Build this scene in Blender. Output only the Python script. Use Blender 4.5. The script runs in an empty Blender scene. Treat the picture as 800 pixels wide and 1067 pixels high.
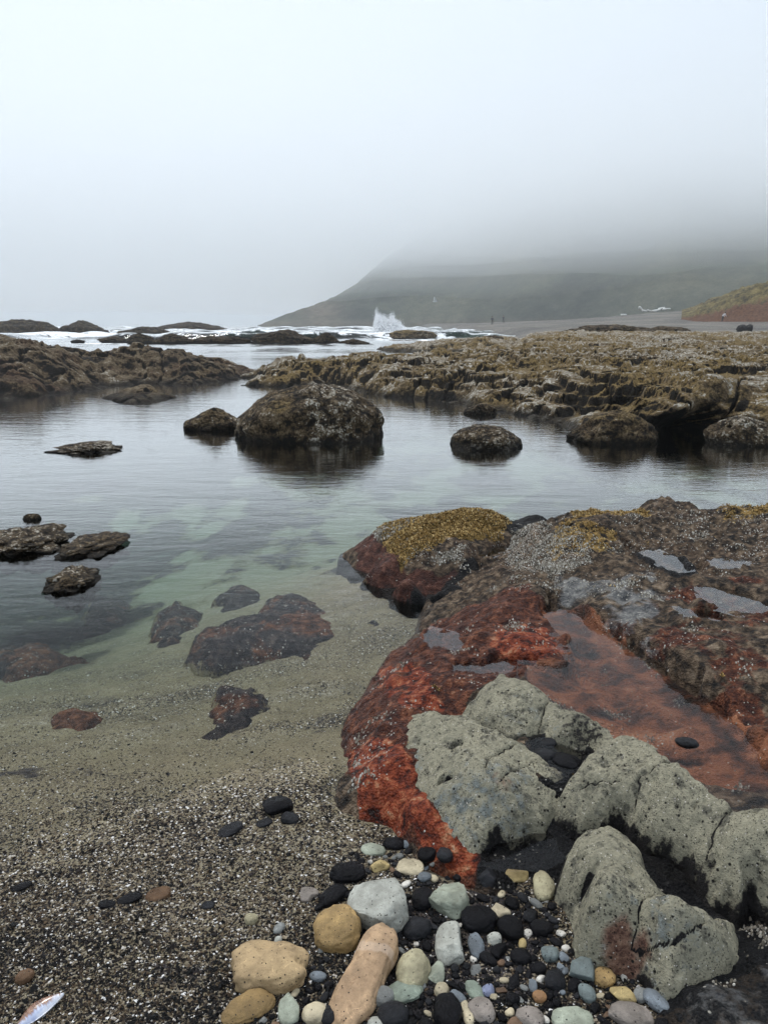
import bpy, bmesh, math, random
import numpy as np
from mathutils import Vector, Matrix

random.seed(7)
RNG = np.random.default_rng(11)
SC = bpy.context.scene
COL = SC.collection

# ------------------------------------------------------------------ camera model
F, CX, CY = 801.0, 400.0, 533.5
PITCH = math.radians(13.75)
CT, ST = math.cos(PITCH), math.sin(PITCH)
CAMZ = 1.4


def ray(px, py):
    u = (np.asarray(px, float) - CX) / F
    v = (np.asarray(py, float) - CY) / F
    return np.stack([u, CT - v * ST, -ST - v * CT], -1)


def P(px, py, z=0.0):
    """point of the place at height z seen at a pixel of the 800x1067 photograph"""
    d = ray(px, py)
    s = (z - CAMZ) / d[..., 2]
    return np.array([d[..., 0] * s, d[..., 1] * s]).T


def WD(px, D):
    return np.array([(px - CX) / F * D, 1.03 * D])


# ------------------------------------------------------------------ noise
def _hash(ix, iy, iz, seed):
    h = (ix.astype(np.int64) * 374761393 + iy.astype(np.int64) * 668265263 + iz.astype(np.int64) * 2147483647
         + seed * 1274126177) & 0xFFFFFFFF
    h = ((h ^ (h >> 13)) * 1274126177) & 0xFFFFFFFF
    h = ((h ^ (h >> 16)) * 2246822519) & 0xFFFFFFFF
    return (h ^ (h >> 15)) & 0xFFFFFFFF


def gnoise(x, y, z=None, seed=0):
    """gradient noise, about -1..1"""
    x = np.asarray(x, float)
    y = np.asarray(y, float)
    z = np.zeros_like(x) + 0.37 if z is None else np.asarray(z, float)
    x0, y0, z0 = np.floor(x), np.floor(y), np.floor(z)
    fx, fy, fz = x - x0, y - y0, z - z0
    ux, uy, uz = [t * t * t * (t * (t * 6 - 15) + 10) for t in (fx, fy, fz)]
    out = 0
    for dx in (0, 1):
        wx = ux if dx else 1 - ux
        for dy in (0, 1):
            wy = uy if dy else 1 - uy
            for dz in (0, 1):
                wz = uz if dz else 1 - uz
                h = _hash(x0 + dx, y0 + dy, z0 + dz, seed)
                a = (h & 1023) / 1023.0 * 2 - 1
                b = ((h >> 10) & 1023) / 1023.0 * 2 - 1
                c = ((h >> 20) & 1023) / 1023.0 * 2 - 1
                out = out + wx * wy * wz * (a * (fx - dx) + b * (fy - dy) + c * (fz - dz))
    return out * 1.5


def fbm(x, y, z=None, oct=4, seed=0, gain=.5, lac=2.03):
    o, a, f = 0, 1.0, 1.0
    for i in range(oct):
        o = o + a * gnoise(x * f, y * f, None if z is None else z * f, seed + i * 17)
        a *= gain
        f *= lac
    return o


def ridged(x, y, z=None, oct=4, seed=0, gain=.5):
    o, a, f = 0, 1.0, 1.0
    for i in range(oct):
        n = 1 - np.abs(gnoise(x * f, y * f, None if z is None else z * f, seed + i * 29)) * 1.6
        o = o + a * n
        a *= gain
        f *= 2.1
    return o


def worley(x, y, z=None, seed=0):
    """distance to the nearest feature point"""
    x = np.asarray(x, float)
    y = np.asarray(y, float)
    three = z is not None
    z = np.zeros_like(x) if z is None else np.asarray(z, float)
    x0, y0, z0 = np.floor(x), np.floor(y), np.floor(z)
    best = np.full(x.shape, 9.0)
    second = np.full(x.shape, 9.0)
    for dx in (-1, 0, 1):
        for dy in (-1, 0, 1):
            for dz in ((-1, 0, 1) if three else (0,)):
                h = _hash(x0 + dx, y0 + dy, z0 + dz, seed)
                a = (h & 1023) / 1023.0
                b = ((h >> 10) & 1023) / 1023.0
                c = ((h >> 20) & 1023) / 1023.0 if three else 0.0
                d = (x0 + dx + a - x) ** 2 + (y0 + dy + b - y) ** 2 + ((z0 + dz + c - z) ** 2 if three else 0)
                second = np.minimum(second, np.maximum(best, d))
                best = np.minimum(best, d)
    return np.sqrt(best), np.sqrt(second)


def sstep(a, b, x):
    t = np.clip((x - a) / (b - a), 0, 1)
    return t * t * (3 - 2 * t)


def smin(a, b, k):
    h = np.clip(.5 + .5 * (b - a) / k, 0, 1)
    return b + (a - b) * h - k * h * (1 - h)


def smax(a, b, k):
    return -smin(-a, -b, k)


# ------------------------------------------------------------------ scattered-data heights, polygons
class Heights:
    """smooth surface through control points (x, y, z)"""

    def __init__(self, pts, c=.15):
        p = np.array(pts, float)
        self.o = p[:, :2].mean(0)
        self.s = max(np.ptp(p[:, 0]), np.ptp(p[:, 1]))
        self.q = (p[:, :2] - self.o) / self.s
        self.c = c / self.s
        n = len(p)
        d = np.sqrt(((self.q[:, None] - self.q[None]) ** 2).sum(-1) + self.c ** 2)
        A = np.zeros((n + 1, n + 1))
        A[:n, :n] = -d + np.eye(n) * 1e-4
        A[:n, n] = 1
        A[n, :n] = 1
        self.w = np.linalg.solve(A, np.append(p[:, 2], 0))

    def __call__(self, x, y):
        x = (np.asarray(x, float) - self.o[0]) / self.s
        y = (np.asarray(y, float) - self.o[1]) / self.s
        out = np.full(x.shape, self.w[-1])
        for (qx, qy), w in zip(self.q, self.w[:-1]):
            out -= w * np.sqrt((x - qx) ** 2 + (y - qy) ** 2 + self.c ** 2)
        return out


def px_heights(lst, extra=(), c=.15):
    pts = []
    for px, py, z in lst:
        x, y = P(px, py, z)
        pts.append((x, y, z))
    pts += [tuple(e) for e in extra]
    return Heights(pts, c)


def hit(px, py, hf, z0=.7, z1=-.7, n=140):
    """where the ray of a pixel first meets the height field hf"""
    zs = np.linspace(z0, z1, n)
    d = ray(px, py)
    s = (zs - CAMZ) / d[2]
    X, Y = d[0] * s, d[1] * s
    under = np.nonzero(zs <= hf(X, Y))[0]
    i = under[0] if len(under) else n - 1
    return X[i], Y[i]


def sdist(x, y, poly):
    """signed distance to a polygon, positive inside"""
    poly = np.asarray(poly, float)
    d2 = np.full(x.shape, 1e18)
    inside = np.zeros(x.shape, bool)
    n = len(poly)
    for i in range(n):
        ax, ay = poly[i]
        bx, by = poly[(i + 1) % n]
        ex, ey = bx - ax, by - ay
        t = np.clip(((x - ax) * ex + (y - ay) * ey) / (ex * ex + ey * ey + 1e-12), 0, 1)
        d2 = np.minimum(d2, (x - ax - t * ex) ** 2 + (y - ay - t * ey) ** 2)
        c = ((ay > y) != (by > y)) & (x < (bx - ax) * (y - ay) / ((by - ay) if by != ay else 1e-12) + ax)
        inside ^= c
    return np.where(inside, 1, -1) * np.sqrt(d2)


def pdist(x, y, line):
    """distance to an open polyline"""
    d2 = np.full(x.shape, 1e18)
    for (ax, ay), (bx, by) in zip(line[:-1], line[1:]):
        ex, ey = bx - ax, by - ay
        t = np.clip(((x - ax) * ex + (y - ay) * ey) / (ex * ex + ey * ey + 1e-12), 0, 1)
        d2 = np.minimum(d2, (x - ax - t * ex) ** 2 + (y - ay - t * ey) ** 2)
    return np.sqrt(d2)


# ------------------------------------------------------------------ object helpers
def link(o, parent=None, label=None, cat=None, group=None, kind=None):
    if o.name not in COL.objects:
        COL.objects.link(o)
    if parent is not None:
        o.parent = parent
    for k, v in (('label', label), ('category', cat), ('group', group), ('kind', kind)):
        if v:
            o[k] = v
    return o


def mesh_np(name, V, Fc, mat, attrs=None, smooth=True, origin=None, **tags):
    """object from vertex array (n,3) and face index array (m,3|4)"""
    V = np.asarray(V, np.float32)
    Fc = np.asarray(Fc, np.int32)
    if origin is not None:
        V = V - np.asarray(origin, np.float32)
    me = bpy.data.meshes.new(name)
    k = Fc.shape[1]
    me.vertices.add(len(V))
    me.vertices.foreach_set('co', V.ravel())
    me.loops.add(Fc.size)
    me.loops.foreach_set('vertex_index', Fc.ravel())
    me.polygons.add(len(Fc))
    me.polygons.foreach_set('loop_start', np.arange(len(Fc), dtype=np.int32) * k)
    me.polygons.foreach_set('use_smooth', np.full(len(Fc), smooth))
    me.update(calc_edges=True)
    me.validate()
    for an, av in (attrs or {}).items():
        a = me.attributes.new(an, 'FLOAT', 'POINT')
        a.data.foreach_set('value', np.asarray(av, np.float32).ravel())
    me.materials.append(mat)
    o = bpy.data.objects.new(name, me)
    if origin is not None:
        o.location = origin
    return link(o, **tags)


def grid_faces(nr, nt, keep=None):
    i = np.arange(nr * nt).reshape(nr, nt)
    q = np.stack([i[:-1, :-1], i[:-1, 1:], i[1:, 1:], i[1:, :-1]], -1).reshape(-1, 4)
    if keep is not None:
        k = keep.ravel()
        q = q[k[q].any(1)]
    return q


def compact(V, Fc, attrs):
    used = np.unique(Fc)
    m = np.full(len(V), -1)
    m[used] = np.arange(len(used))
    return V[used], m[Fc], {k: np.asarray(v).ravel()[used] for k, v in attrs.items()}


def polar(px0, px1, r0, r1, nt, nr):
    th = np.linspace(math.atan((px0 - CX) / F), math.atan((px1 - CX) / F), nt)
    r = np.exp(np.linspace(math.log(r0), math.log(r1), nr))
    R, T = np.meshgrid(r, th, indexing='ij')
    return R * np.sin(T), R * np.cos(T)


ICO = {}


def ico(sub):
    if sub not in ICO:
        bm = bmesh.new()
        bmesh.ops.create_icosphere(bm, subdivisions=sub, radius=1)
        bm.verts.ensure_lookup_table()
        V = np.array([v.co[:] for v in bm.verts])
        Fc = np.array([[v.index for v in f.verts] for f in bm.faces])
        bm.free()
        ICO[sub] = (V, Fc)
    return ICO[sub]


# ------------------------------------------------------------------ node helpers
class NT:
    def __init__(self, name):
        self.m = bpy.data.materials.new(name)
        self.m.use_nodes = True
        self.t = self.m.node_tree
        self.t.nodes.clear()
        self.out = self.n('ShaderNodeOutputMaterial')

    def n(self, typ, **kw):
        nd = self.t.nodes.new(typ)
        for k, v in kw.items():
            setattr(nd, k, v)
        return nd

    def l(self, a, b):
        self.t.links.new(a, b)

    def put(self, sock, v):
        if isinstance(v, (int, float)):
            sock.default_value = v
        elif isinstance(v, (tuple, list)):
            sock.default_value = tuple(v) + ((1,) if len(v) == 3 and sock.type == 'RGBA' else ())
        else:
            self.l(v, sock)

    def math(self, op, a, b=0.0, c=None, clamp=False):
        nd = self.n('ShaderNodeMath', operation=op, use_clamp=clamp)
        self.put(nd.inputs[0], a)
        self.put(nd.inputs[1], b)
        if c is not None:
            self.put(nd.inputs[2], c)
        return nd.outputs[0]

    def mix(self, f, a, b, mode='MIX'):
        nd = self.n('ShaderNodeMix', data_type='RGBA', blend_type=mode)
        self.put(nd.inputs[0], f)
        self.put(nd.inputs[6], a)
        self.put(nd.inputs[7], b)
        return nd.outputs[2]

    def rng(self, v, a, b, c=0.0, d=1.0, smooth=True):
        nd = self.n('ShaderNodeMapRange', interpolation_type='SMOOTHSTEP' if smooth else 'LINEAR')
        self.put(nd.inputs[0], v)
        for i, q in enumerate((a, b, c, d)):
            self.put(nd.inputs[1 + i], q)
        return nd.outputs[0]

    def attr(self, name):
        return self.n('ShaderNodeAttribute', attribute_name=name).outputs['Fac']

    def pos(self, scale=None, obj=False):
        if obj:
            s = self.n('ShaderNodeTexCoord').outputs['Object']
        else:
            s = self.n('ShaderNodeNewGeometry').outputs['Position']
        if scale is None:
            return s
        m = self.n('ShaderNodeMapping')
        m.inputs['Scale'].default_value = scale
        self.l(s, m.inputs['Vector'])
        return m.outputs[0]

    def noise(self, vec, scale, detail=4.0, rough=.55, dist=0.0):
        nd = self.n('ShaderNodeTexNoise')
        self.l(vec, nd.inputs['Vector'])
        nd.inputs['Scale'].default_value = scale
        nd.inputs['Detail'].default_value = detail
        nd.inputs['Roughness'].default_value = rough
        nd.inputs['Distortion'].default_value = dist
        return nd.outputs['Fac']

    def voro(self, vec, scale, feature='F1', rnd=1.0):
        nd = self.n('ShaderNodeTexVoronoi', feature=feature)
        self.l(vec, nd.inputs['Vector'])
        nd.inputs['Scale'].default_value = scale
        nd.inputs['Randomness'].default_value = rnd
        return nd

    def ramp(self, fac, stops, interp='LINEAR'):
        nd = self.n('ShaderNodeValToRGB')
        cr = nd.color_ramp
        cr.interpolation = interp
        while len(cr.elements) < len(stops):
            cr.elements.new(.5)
        for e, (p, c) in zip(cr.elements, stops):
            e.position = p
            e.color = tuple(c) + (1,) if len(c) == 3 else c
        self.put(nd.inputs[0], fac)
        return nd.outputs[0]

    def sep(self, colr):
        nd = self.n('ShaderNodeSeparateColor')
        self.l(colr, nd.inputs[0])
        return nd.outputs

    def bump(self, h, dist, strength=1.0, nrm=None):
        nd = self.n('ShaderNodeBump')
        nd.inputs['Strength'].default_value = strength
        nd.inputs['Distance'].default_value = dist
        self.l(h, nd.inputs['Height'])
        if nrm is not None:
            self.l(nrm, nd.inputs['Normal'])
        return nd.outputs[0]

    def pbr(self, col, rough, nrm=None, spec=.5, coat=0.0, coat_rough=.1):
        b = self.n('ShaderNodeBsdfPrincipled')
        self.put(b.inputs['Base Color'], col)
        self.put(b.inputs['Roughness'], rough)
        self.put(b.inputs['Specular IOR Level'], spec)
        self.put(b.inputs['Coat Weight'], coat)
        b.inputs['Coat Roughness'].default_value = coat_rough
        if nrm is not None:
            self.l(nrm, b.inputs['Normal'])
        self.l(b.outputs[0], self.out.inputs['Surface'])
        return b


# ------------------------------------------------------------------ materials
def mat_ground():
    t = NT('shell_sand')
    p = t.pos()
    n1 = t.noise(p, 6, 5)
    n2 = t.noise(p, 45, 3)
    sand = t.ramp(n1, [(.25, (.150, .120, .064)), (.5, (.225, .185, .105)), (.75, (.29, .245, .145))])
    # grains: every cell is one shell chip or sand grain
    v = t.voro(p, 190)
    g = t.sep(v.outputs['Color'])
    gcol = t.ramp(g[0], [(0, (.012, .011, .012)), (.26, (.035, .03, .026)), (.42, (.085, .066, .045)), (.60, (.16, .125, .080)),
                         (.78, (.25, .215, .155)), (.92, (.50, .46, .40)), (.97, (.74, .72, .69))], 'CONSTANT')
    grav = t.attr('gravel')
    f = t.math('ADD', grav, t.math('MULTIPLY', t.math('SUBTRACT', n2, .5), .9))
    chip = t.math('LESS_THAN', g[1], f)
    v2 = t.voro(p, 420)
    g2 = t.sep(v2.outputs['Color'])
    fine = t.ramp(g2[0], [(0, (.05, .045, .04)), (.3, (.17, .145, .10)), (.7, (.27, .24, .165)), (.93, (.5, .47, .4))], 'CONSTANT')
    sand = t.mix(.45, sand, fine)
    col = t.mix(chip, sand, gcol)
    dark = t.attr('dark')
    nd = t.noise(p, 9, 6, .62, .6)
    df = t.rng(t.math('ADD', dark, t.math('MULTIPLY', t.math('SUBTRACT', nd, .5), 1.5)), .42, .62)
    weed = t.ramp(t.noise(p, 30, 4), [(.34, (.014, .013, .016)), (.52, (.042, .036, .038)), (.70, (.11, .088, .068))])
    col = t.mix(df, col, weed)
    col = t.mix(t.math('MULTIPLY', t.attr('pale'), .45), col, (.46, .42, .34))
    land = t.attr('land')
    n3 = t.noise(p, .12, 6, .6)
    shingle = t.ramp(t.math('ADD', t.math('MULTIPLY', n3, .7), t.math('MULTIPLY', t.noise(p, 1.6, 3), .3)),
                     [(.38, (.035, .030, .025)), (.48, (.115, .100, .080)), (.58, (.21, .18, .14)), (.68, (.31, .27, .21))])
    col = t.mix(land, col, shingle)
    deep = t.attr('deep')
    col = t.mix(deep, col, (.05, .075, .085))
    wet = t.attr('wet')
    col = t.mix(wet, t.mix(.30, col, (0, 0, 0)), t.mix(.12, col, (0, 0, 0)))
    h = t.math('ADD', t.math('MULTIPLY', v.outputs['Distance'], t.math('MULTIPLY', chip, -1.0)), t.math('MULTIPLY', n2, .3))
    t.pbr(col, t.rng(g[2], 0, 1, .35, .8), t.bump(h, .004, .9), spec=.15)
    return t.m


def mat_water(vol=True, bump=.02, foam=True, name='sea_water', tint=(.98, .99, .985), pw=None, gain=1.0):
    t = NT(name)
    p = t.pos((1.0, 1.0, 1.0))
    pl = t.pos((1.0, 2.6, 1.0))
    r1 = t.noise(pl, 1.6, 3, .55, .3)
    r2 = t.noise(pl, 7.0, 3, .6, .2)
    r3 = t.noise(p, .5, 2)
    h = t.math('ADD', t.math('MULTIPLY', r1, .55), t.math('MULTIPLY', t.math('MULTIPLY', r2, r3), .45))
    nrm = t.bump(h, bump, 1.0)
    fr = t.n('ShaderNodeFresnel')
    fr.inputs['IOR'].default_value = 1.34
    t.l(nrm, fr.inputs['Normal'])
    tr = t.n('ShaderNodeBsdfTransparent')
    tr.inputs[0].default_value = tint + (1,)
    gl = t.n('ShaderNodeBsdfGlossy')
    gl.inputs['Roughness'].default_value = .03
    gl.inputs['Color'].default_value = (1, 1, 1, 1)
    t.l(nrm, gl.inputs['Normal'])
    mx = t.n('ShaderNodeMixShader')
    if pw is None:
        t.l(t.ramp(fr.outputs[0], [(.02, (.006,) * 3), (.07, (.022,) * 3), (.135, (.065,) * 3), (.20, (.19,) * 3), (.30, (.50,) * 3), (.42, (.76,) * 3), (.60, (.92,) * 3), (1, (1,) * 3)]), mx.inputs[0])
    else:
        t.l(t.math('MULTIPLY', t.math('POWER', fr.outputs[0], pw), gain, clamp=True), mx.inputs[0])
    t.l(tr.outputs[0], mx.inputs[1])
    t.l(gl.outputs[0], mx.inputs[2])
    res = mx.outputs[0]
    if foam:
        a = t.attr('foam')
        nf = t.noise(t.pos((1, 1.8, 1)), .9, 8, .66, .8)
        nf2 = t.noise(t.pos((.45, 1.0, 1)), .22, 4, .6, .5)
        ff = t.rng(t.math('ADD', a, t.math('ADD', t.math('MULTIPLY', t.math('SUBTRACT', nf, .5), 1.5),
                                           t.math('MULTIPLY', t.math('SUBTRACT', nf2, .5), 1.0))), .45, .68)
        df = t.n('ShaderNodeBsdfDiffuse')
        df.inputs[0].default_value = (.86, .88, .89, 1)
        m2 = t.n('ShaderNodeMixShader')
        t.l(ff, m2.inputs[0])
        t.l(res, m2.inputs[1])
        t.l(df.outputs[0], m2.inputs[2])
        res = m2.outputs[0]
    t.l(res, t.out.inputs['Surface'])
    if vol:
        va = t.n('ShaderNodeVolumeAbsorption')
        va.inputs['Color'].default_value = (.40, .72, .62, 1)
        va.inputs['Density'].default_value = .58
        t.l(va.outputs[0], t.out.inputs['Volume'])
    return t.m


def mat_outcrop():
    t = NT('outcrop_rock')
    p = t.pos()
    nA = t.noise(p, 7, 7, .62, .4)
    nB = t.noise(p, 26, 6, .65, .3)
    nC = t.noise(p, 100, 4, .68)
    v = t.voro(p, 130)
    g = t.sep(v.outputs['Color'])
    base = t.ramp(nB, [(.34, (.007, .007, .007)), (.44, (.032, .024, .018)), (.53, (.092, .064, .042)), (.62, (.19, .138, .092)), (.75, (.34, .275, .20))])
    redbrown = t.ramp(nB, [(.36, (.022, .014, .010)), (.5, (.075, .046, .030)), (.66, (.20, .135, .085))])
    base = t.mix(t.rng(nA, .46, .62, 0, .62), base, redbrown)

    def zone(a, k, n, lo=.42, hi=.6):
        return t.rng(t.math('ADD', t.attr(a), t.math('MULTIPLY', t.math('SUBTRACT', n, .5), k)), lo, hi)

    red = t.ramp(t.math('ADD', t.math('MULTIPLY', nB, .65), t.math('MULTIPLY', nC, .35)),
                 [(.34, (.008, .005, .005)), (.44, (.040, .012, .008)), (.51, (.080, .026, .014)), (.58, (.175, .060, .030)), (.66, (.31, .155, .09)), (.76, (.50, .38, .29))])
    col = t.mix(zone('red', 2.0, nA), base, red)
    ora = t.ramp(nB, [(.38, (.018, .006, .005)), (.46, (.12, .022, .010)), (.55, (.26, .055, .022)), (.64, (.40, .17, .085)), (.75, (.52, .40, .29))])
    col = t.mix(zone('orange', 2.2, nA), col, ora)
    poolc = t.ramp(nA, [(.36, (.018, .014, .013)), (.45, (.090, .040, .026)), (.54, (.26, .098, .048)), (.66, (.42, .19, .10))])
    col = t.mix(zone('pool', .5, nB), col, poolc)
    mar = t.ramp(nB, [(.3, (.016, .008, .008)), (.5, (.065, .025, .018)), (.62, (.14, .060, .042)), (.8, (.28, .17, .12))])
    col = t.mix(zone('maroon', 1.1, nA), col, mar)
    och = t.ramp(t.math('ADD', t.math('MULTIPLY', nB, .5), t.math('MULTIPLY', nC, .5)),
                 [(.36, (.018, .014, .009)), (.46, (.13, .085, .026)), (.55, (.30, .188, .060)), (.68, (.50, .37, .17))])
    col = t.mix(zone('ochre', 1.4, nB), col, och)
    gry = t.ramp(nB, [(.3, (.035, .036, .040)), (.45, (.12, .12, .12)), (.6, (.24, .235, .22)), (.8, (.36, .35, .33))])
    col = t.mix(zone('grey', 1.5, nA), col, gry)
    bk = t.ramp(nB, [(.3, (.003, .003, .0035)), (.6, (.011, .011, .012)), (.8, (.04, .038, .036))])
    col = t.mix(zone('black', 1.0, nB), col, bk)
    # barnacle crust: pale cells
    wf = t.math('ADD', t.attr('white'), t.math('MULTIPLY', t.math('SUBTRACT', nA, .5), 1.6))
    cell = t.math('LESS_THAN', g[0], t.rng(wf, .25, 1.0, 0, .85))
    wc = t.ramp(g[1], [(0, (.16, .14, .11)), (.5, (.36, .34, .29)), (1, (.66, .63, .57))])
    col = t.mix(t.math('MULTIPLY', cell, t.rng(v.outputs['Distance'], .55, .3)), col, wc)
    h = t.math('ADD', t.math('MULTIPLY', nB, 1.0), t.math('ADD', t.math('MULTIPLY', nC, .45), t.math('MULTIPLY', v.outputs['Distance'], -.35)))
    wet = t.attr('wetness')
    ro = t.rng(wet, 0, 1, .75, .34)
    t.pbr(col, ro, t.bump(h, .026, 1.0), spec=.16)
    return t.m


def mat_grey(name, tint=(1, 1, 1), blue=.0):
    t = NT(name)
    p = t.pos()
    n1 = t.noise(p, 9, 6, .6, .3)
    n2 = t.noise(p, 60, 6, .7)
    n3 = t.noise(p, 240, 3, .6)
    c = t.ramp(n1, [(.3, (.20, .20, .155)), (.5, (.34, .33, .25)), (.7, (.46, .44, .33))])
    c2 = t.ramp(n2, [(.28, (.05, .055, .05)), (.42, (.25, .25, .195)), (.6, (.40, .39, .30)), (.75, (.54, .52, .42))])
    col = t.mix(.6, c, c2)
    n4 = t.noise(p, 22, 6, .68)
    col = t.mix(t.rng(n4, .50, .64, 0, .85), col, t.ramp(n2, [(.35, (.035, .037, .034)), (.6, (.15, .15, .125))]))
    bl = t.ramp(n2, [(.3, (.035, .045, .055)), (.5, (.15, .18, .185)), (.7, (.33, .36, .34))])
    rs = t.ramp(n2, [(.35, (.07, .035, .03)), (.55, (.25, .15, .11)), (.75, (.4, .3, .22))])
    bm_ = t.rng(t.math('ADD', t.attr('blue'), t.math('MULTIPLY', t.math('SUBTRACT', t.noise(p, 30, 6, .7), .5), 2.0)), .38, .75)
    col = t.mix(bm_, col, bl)
    rm = t.rng(t.math('ADD', t.attr('rust'), t.math('MULTIPLY', t.math('SUBTRACT', n1, .5), 1.2)), .4, .65)
    col = t.mix(rm, col, rs)
    v = t.voro(p, 95)
    g = t.sep(v.outputs['Color'])
    pit = t.math('MULTIPLY', t.math('LESS_THAN', g[0], t.rng(n4, .42, .62, .02, .26)), t.rng(v.outputs['Distance'], .42, .18))
    v2 = t.voro(p, 260)
    g2 = t.sep(v2.outputs['Color'])
    pit2 = t.math('MULTIPLY', t.math('LESS_THAN', g2[0], t.rng(n1, .36, .64, .06, .30)), t.rng(v2.outputs['Distance'], .5, .3))
    pit = t.math('MAXIMUM', pit, t.math('MULTIPLY', pit2, .75))
    col = t.mix(pit, col, (.022, .022, .022))
    wsp = t.math('MULTIPLY', t.math('GREATER_THAN', g2[1], .975), t.rng(v2.outputs['Distance'], .5, .3))
    col = t.mix(wsp, col, (.72, .70, .66))
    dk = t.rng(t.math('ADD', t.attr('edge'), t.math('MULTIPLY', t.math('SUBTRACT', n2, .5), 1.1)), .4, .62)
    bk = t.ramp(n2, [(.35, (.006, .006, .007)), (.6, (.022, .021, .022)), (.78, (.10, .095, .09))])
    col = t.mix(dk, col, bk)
    col = t.mix(1.0, col, tint, 'MULTIPLY')
    h = t.math('ADD', t.math('MULTIPLY', n2, .8), t.math('SUBTRACT', t.math('MULTIPLY', n3, .3), t.math('MULTIPLY', pit, .6)))
    t.pbr(col, t.rng(dk, 0, 1, .75, .5), t.bump(h, .016, 1.0), spec=.12)
    return t.m


def mat_reef(name, dark=.0, ochre=.5, white=.5, sc=1.0, red=0.0, tideh=.16):
    """rock crusted with weed, mussels and barnacles"""
    t = NT(name)
    p = t.pos()
    nA = t.noise(p, .9 * sc, 6, .62, .5)
    nB = t.noise(p, 4.5 * sc, 6, .68, .3)
    nC = t.noise(p, 17 * sc, 5, .7)
    v = t.voro(p, 30 * sc)
    g = t.sep(v.outputs['Color'])
    k = 1 - dark
    nD = t.noise(p, 46 * sc, 4, .7)
    cav = t.attr('cav')           # 0 in clefts, 1 on the tops of lumps; shading put into the colour
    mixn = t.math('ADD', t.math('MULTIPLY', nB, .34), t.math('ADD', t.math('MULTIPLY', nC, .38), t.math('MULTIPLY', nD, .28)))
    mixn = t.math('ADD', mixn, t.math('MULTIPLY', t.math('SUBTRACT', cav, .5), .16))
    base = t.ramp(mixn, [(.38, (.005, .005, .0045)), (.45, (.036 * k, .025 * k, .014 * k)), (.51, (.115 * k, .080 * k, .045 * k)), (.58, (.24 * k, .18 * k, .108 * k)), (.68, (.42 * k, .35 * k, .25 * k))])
    oc = t.ramp(t.math('ADD', t.math('MULTIPLY', nC, .55), t.math('MULTIPLY', nD, .45)), [(.36, (.014, .010, .006)), (.45, (.10 * k, .066 * k, .024 * k)), (.54, (.25 * k, .170 * k, .062 * k)), (.68, (.42 * k, .33 * k, .16 * k))])
    up = t.n('ShaderNodeNewGeometry')
    sx = t.n('ShaderNodeSeparateXYZ')
    t.l(up.outputs['Normal'], sx.inputs[0])
    nL = t.noise(t.pos((1, .55, 1)), .38 * sc, 5, .6, .6)
    of = t.math('MULTIPLY', t.rng(t.math('ADD', t.math('MULTIPLY', nL, .55), t.math('ADD', t.math('MULTIPLY', nA, .25), t.math('MULTIPLY', nB, .2))), .66 - .28 * ochre, .78 - .28 * ochre), t.rng(sx.outputs['Z'], .35, .8))
    col = t.mix(t.math('MULTIPLY', of, .85), base, oc)
    if red:
        col = t.mix(t.rng(nA, .50, .64, 0, red), col, t.ramp(nC, [(.35, (.02, .009, .008)), (.55, (.085, .035, .025)), (.75, (.2, .10, .07))]))
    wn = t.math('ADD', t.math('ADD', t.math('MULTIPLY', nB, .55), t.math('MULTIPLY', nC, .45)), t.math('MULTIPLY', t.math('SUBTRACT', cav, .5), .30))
    wn = t.math('ADD', wn, t.math('MULTIPLY', t.math('SUBTRACT', .5, nL), .55))
    wn = t.rng(wn, .70 - .25 * white, .82 - .25 * white)
    cell = t.math('LESS_THAN', g[0], t.math('MULTIPLY', wn, .80))
    wc = t.ramp(g[1], [(0, (.17, .145, .105)), (.6, (.38, .34, .27)), (1, (.66, .62, .54))])
    col = t.mix(cell, col, wc)
    col = t.mix(t.rng(t.math('ADD', cav, t.math('MULTIPLY', t.math('SUBTRACT', nC, .5), .8)), .46, .16, 0, .93), col, (.008, .0075, .007))  # blackens the clefts: painted shade as well as dark weed
    gz = t.n('ShaderNodeSeparateXYZ')
    t.l(p, gz.inputs[0])
    tide = t.rng(t.math('ADD', gz.outputs['Z'], t.math('MULTIPLY', t.math('SUBTRACT', nA, .5), .25 * tideh / .16)), .02 * tideh / .16, tideh, 1, 0)
    col = t.mix(t.math('MULTIPLY', tide, .85), col, (.010, .0095, .009))
    h = t.math('ADD', t.math('MULTIPLY', nB, 1.0), t.math('MULTIPLY', nC, .5))
    t.pbr(col, .7, t.bump(h, .20 / sc, 1.0), spec=.10)
    return t.m


def mat_sub(name, tint=(1, 1, 1)):
    """drowned rock with fine pale grit on top"""
    t = NT(name)
    p = t.pos()
    nA = t.noise(p, 5, 6, .62, .4)
    nB = t.noise(p, 24, 6, .68)
    v = t.voro(p, 150)
    g = t.sep(v.outputs['Color'])
    a = t.ramp(nB, [(.36, (.006, .006, .008)), (.5, (.026, .022, .024)), (.62, (.075, .060, .054)), (.74, (.17, .14, .12))])
    b = t.ramp(nB, [(.36, (.018, .009, .007)), (.5, (.085, .036, .022)), (.64, (.21, .095, .055))])
    col = t.mix(t.rng(t.math('ADD', t.attr('rust'), t.math('MULTIPLY', t.math('SUBTRACT', nA, .5), 1.5)), .42, .62), a, b)
    chip = t.math('LESS_THAN', g[0], t.rng(nA, .35, .7, .0, .06))
    col = t.mix(chip, col, t.ramp(g[1], [(0, (.16, .15, .13)), (1, (.5, .48, .43))]))
    es = t.rng(t.math('ADD', t.attr('silt'), t.math('MULTIPLY', t.math('SUBTRACT', t.noise(p, 14, 6, .7), .5), 1.7)), .45, .62)
    col = t.mix(es, col, t.mix(nB, (.15, .125, .075), (.34, .29, .18)))
    t.pbr(col, .8, t.bump(nB, .03, .9), spec=.05)
    return t.m


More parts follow.
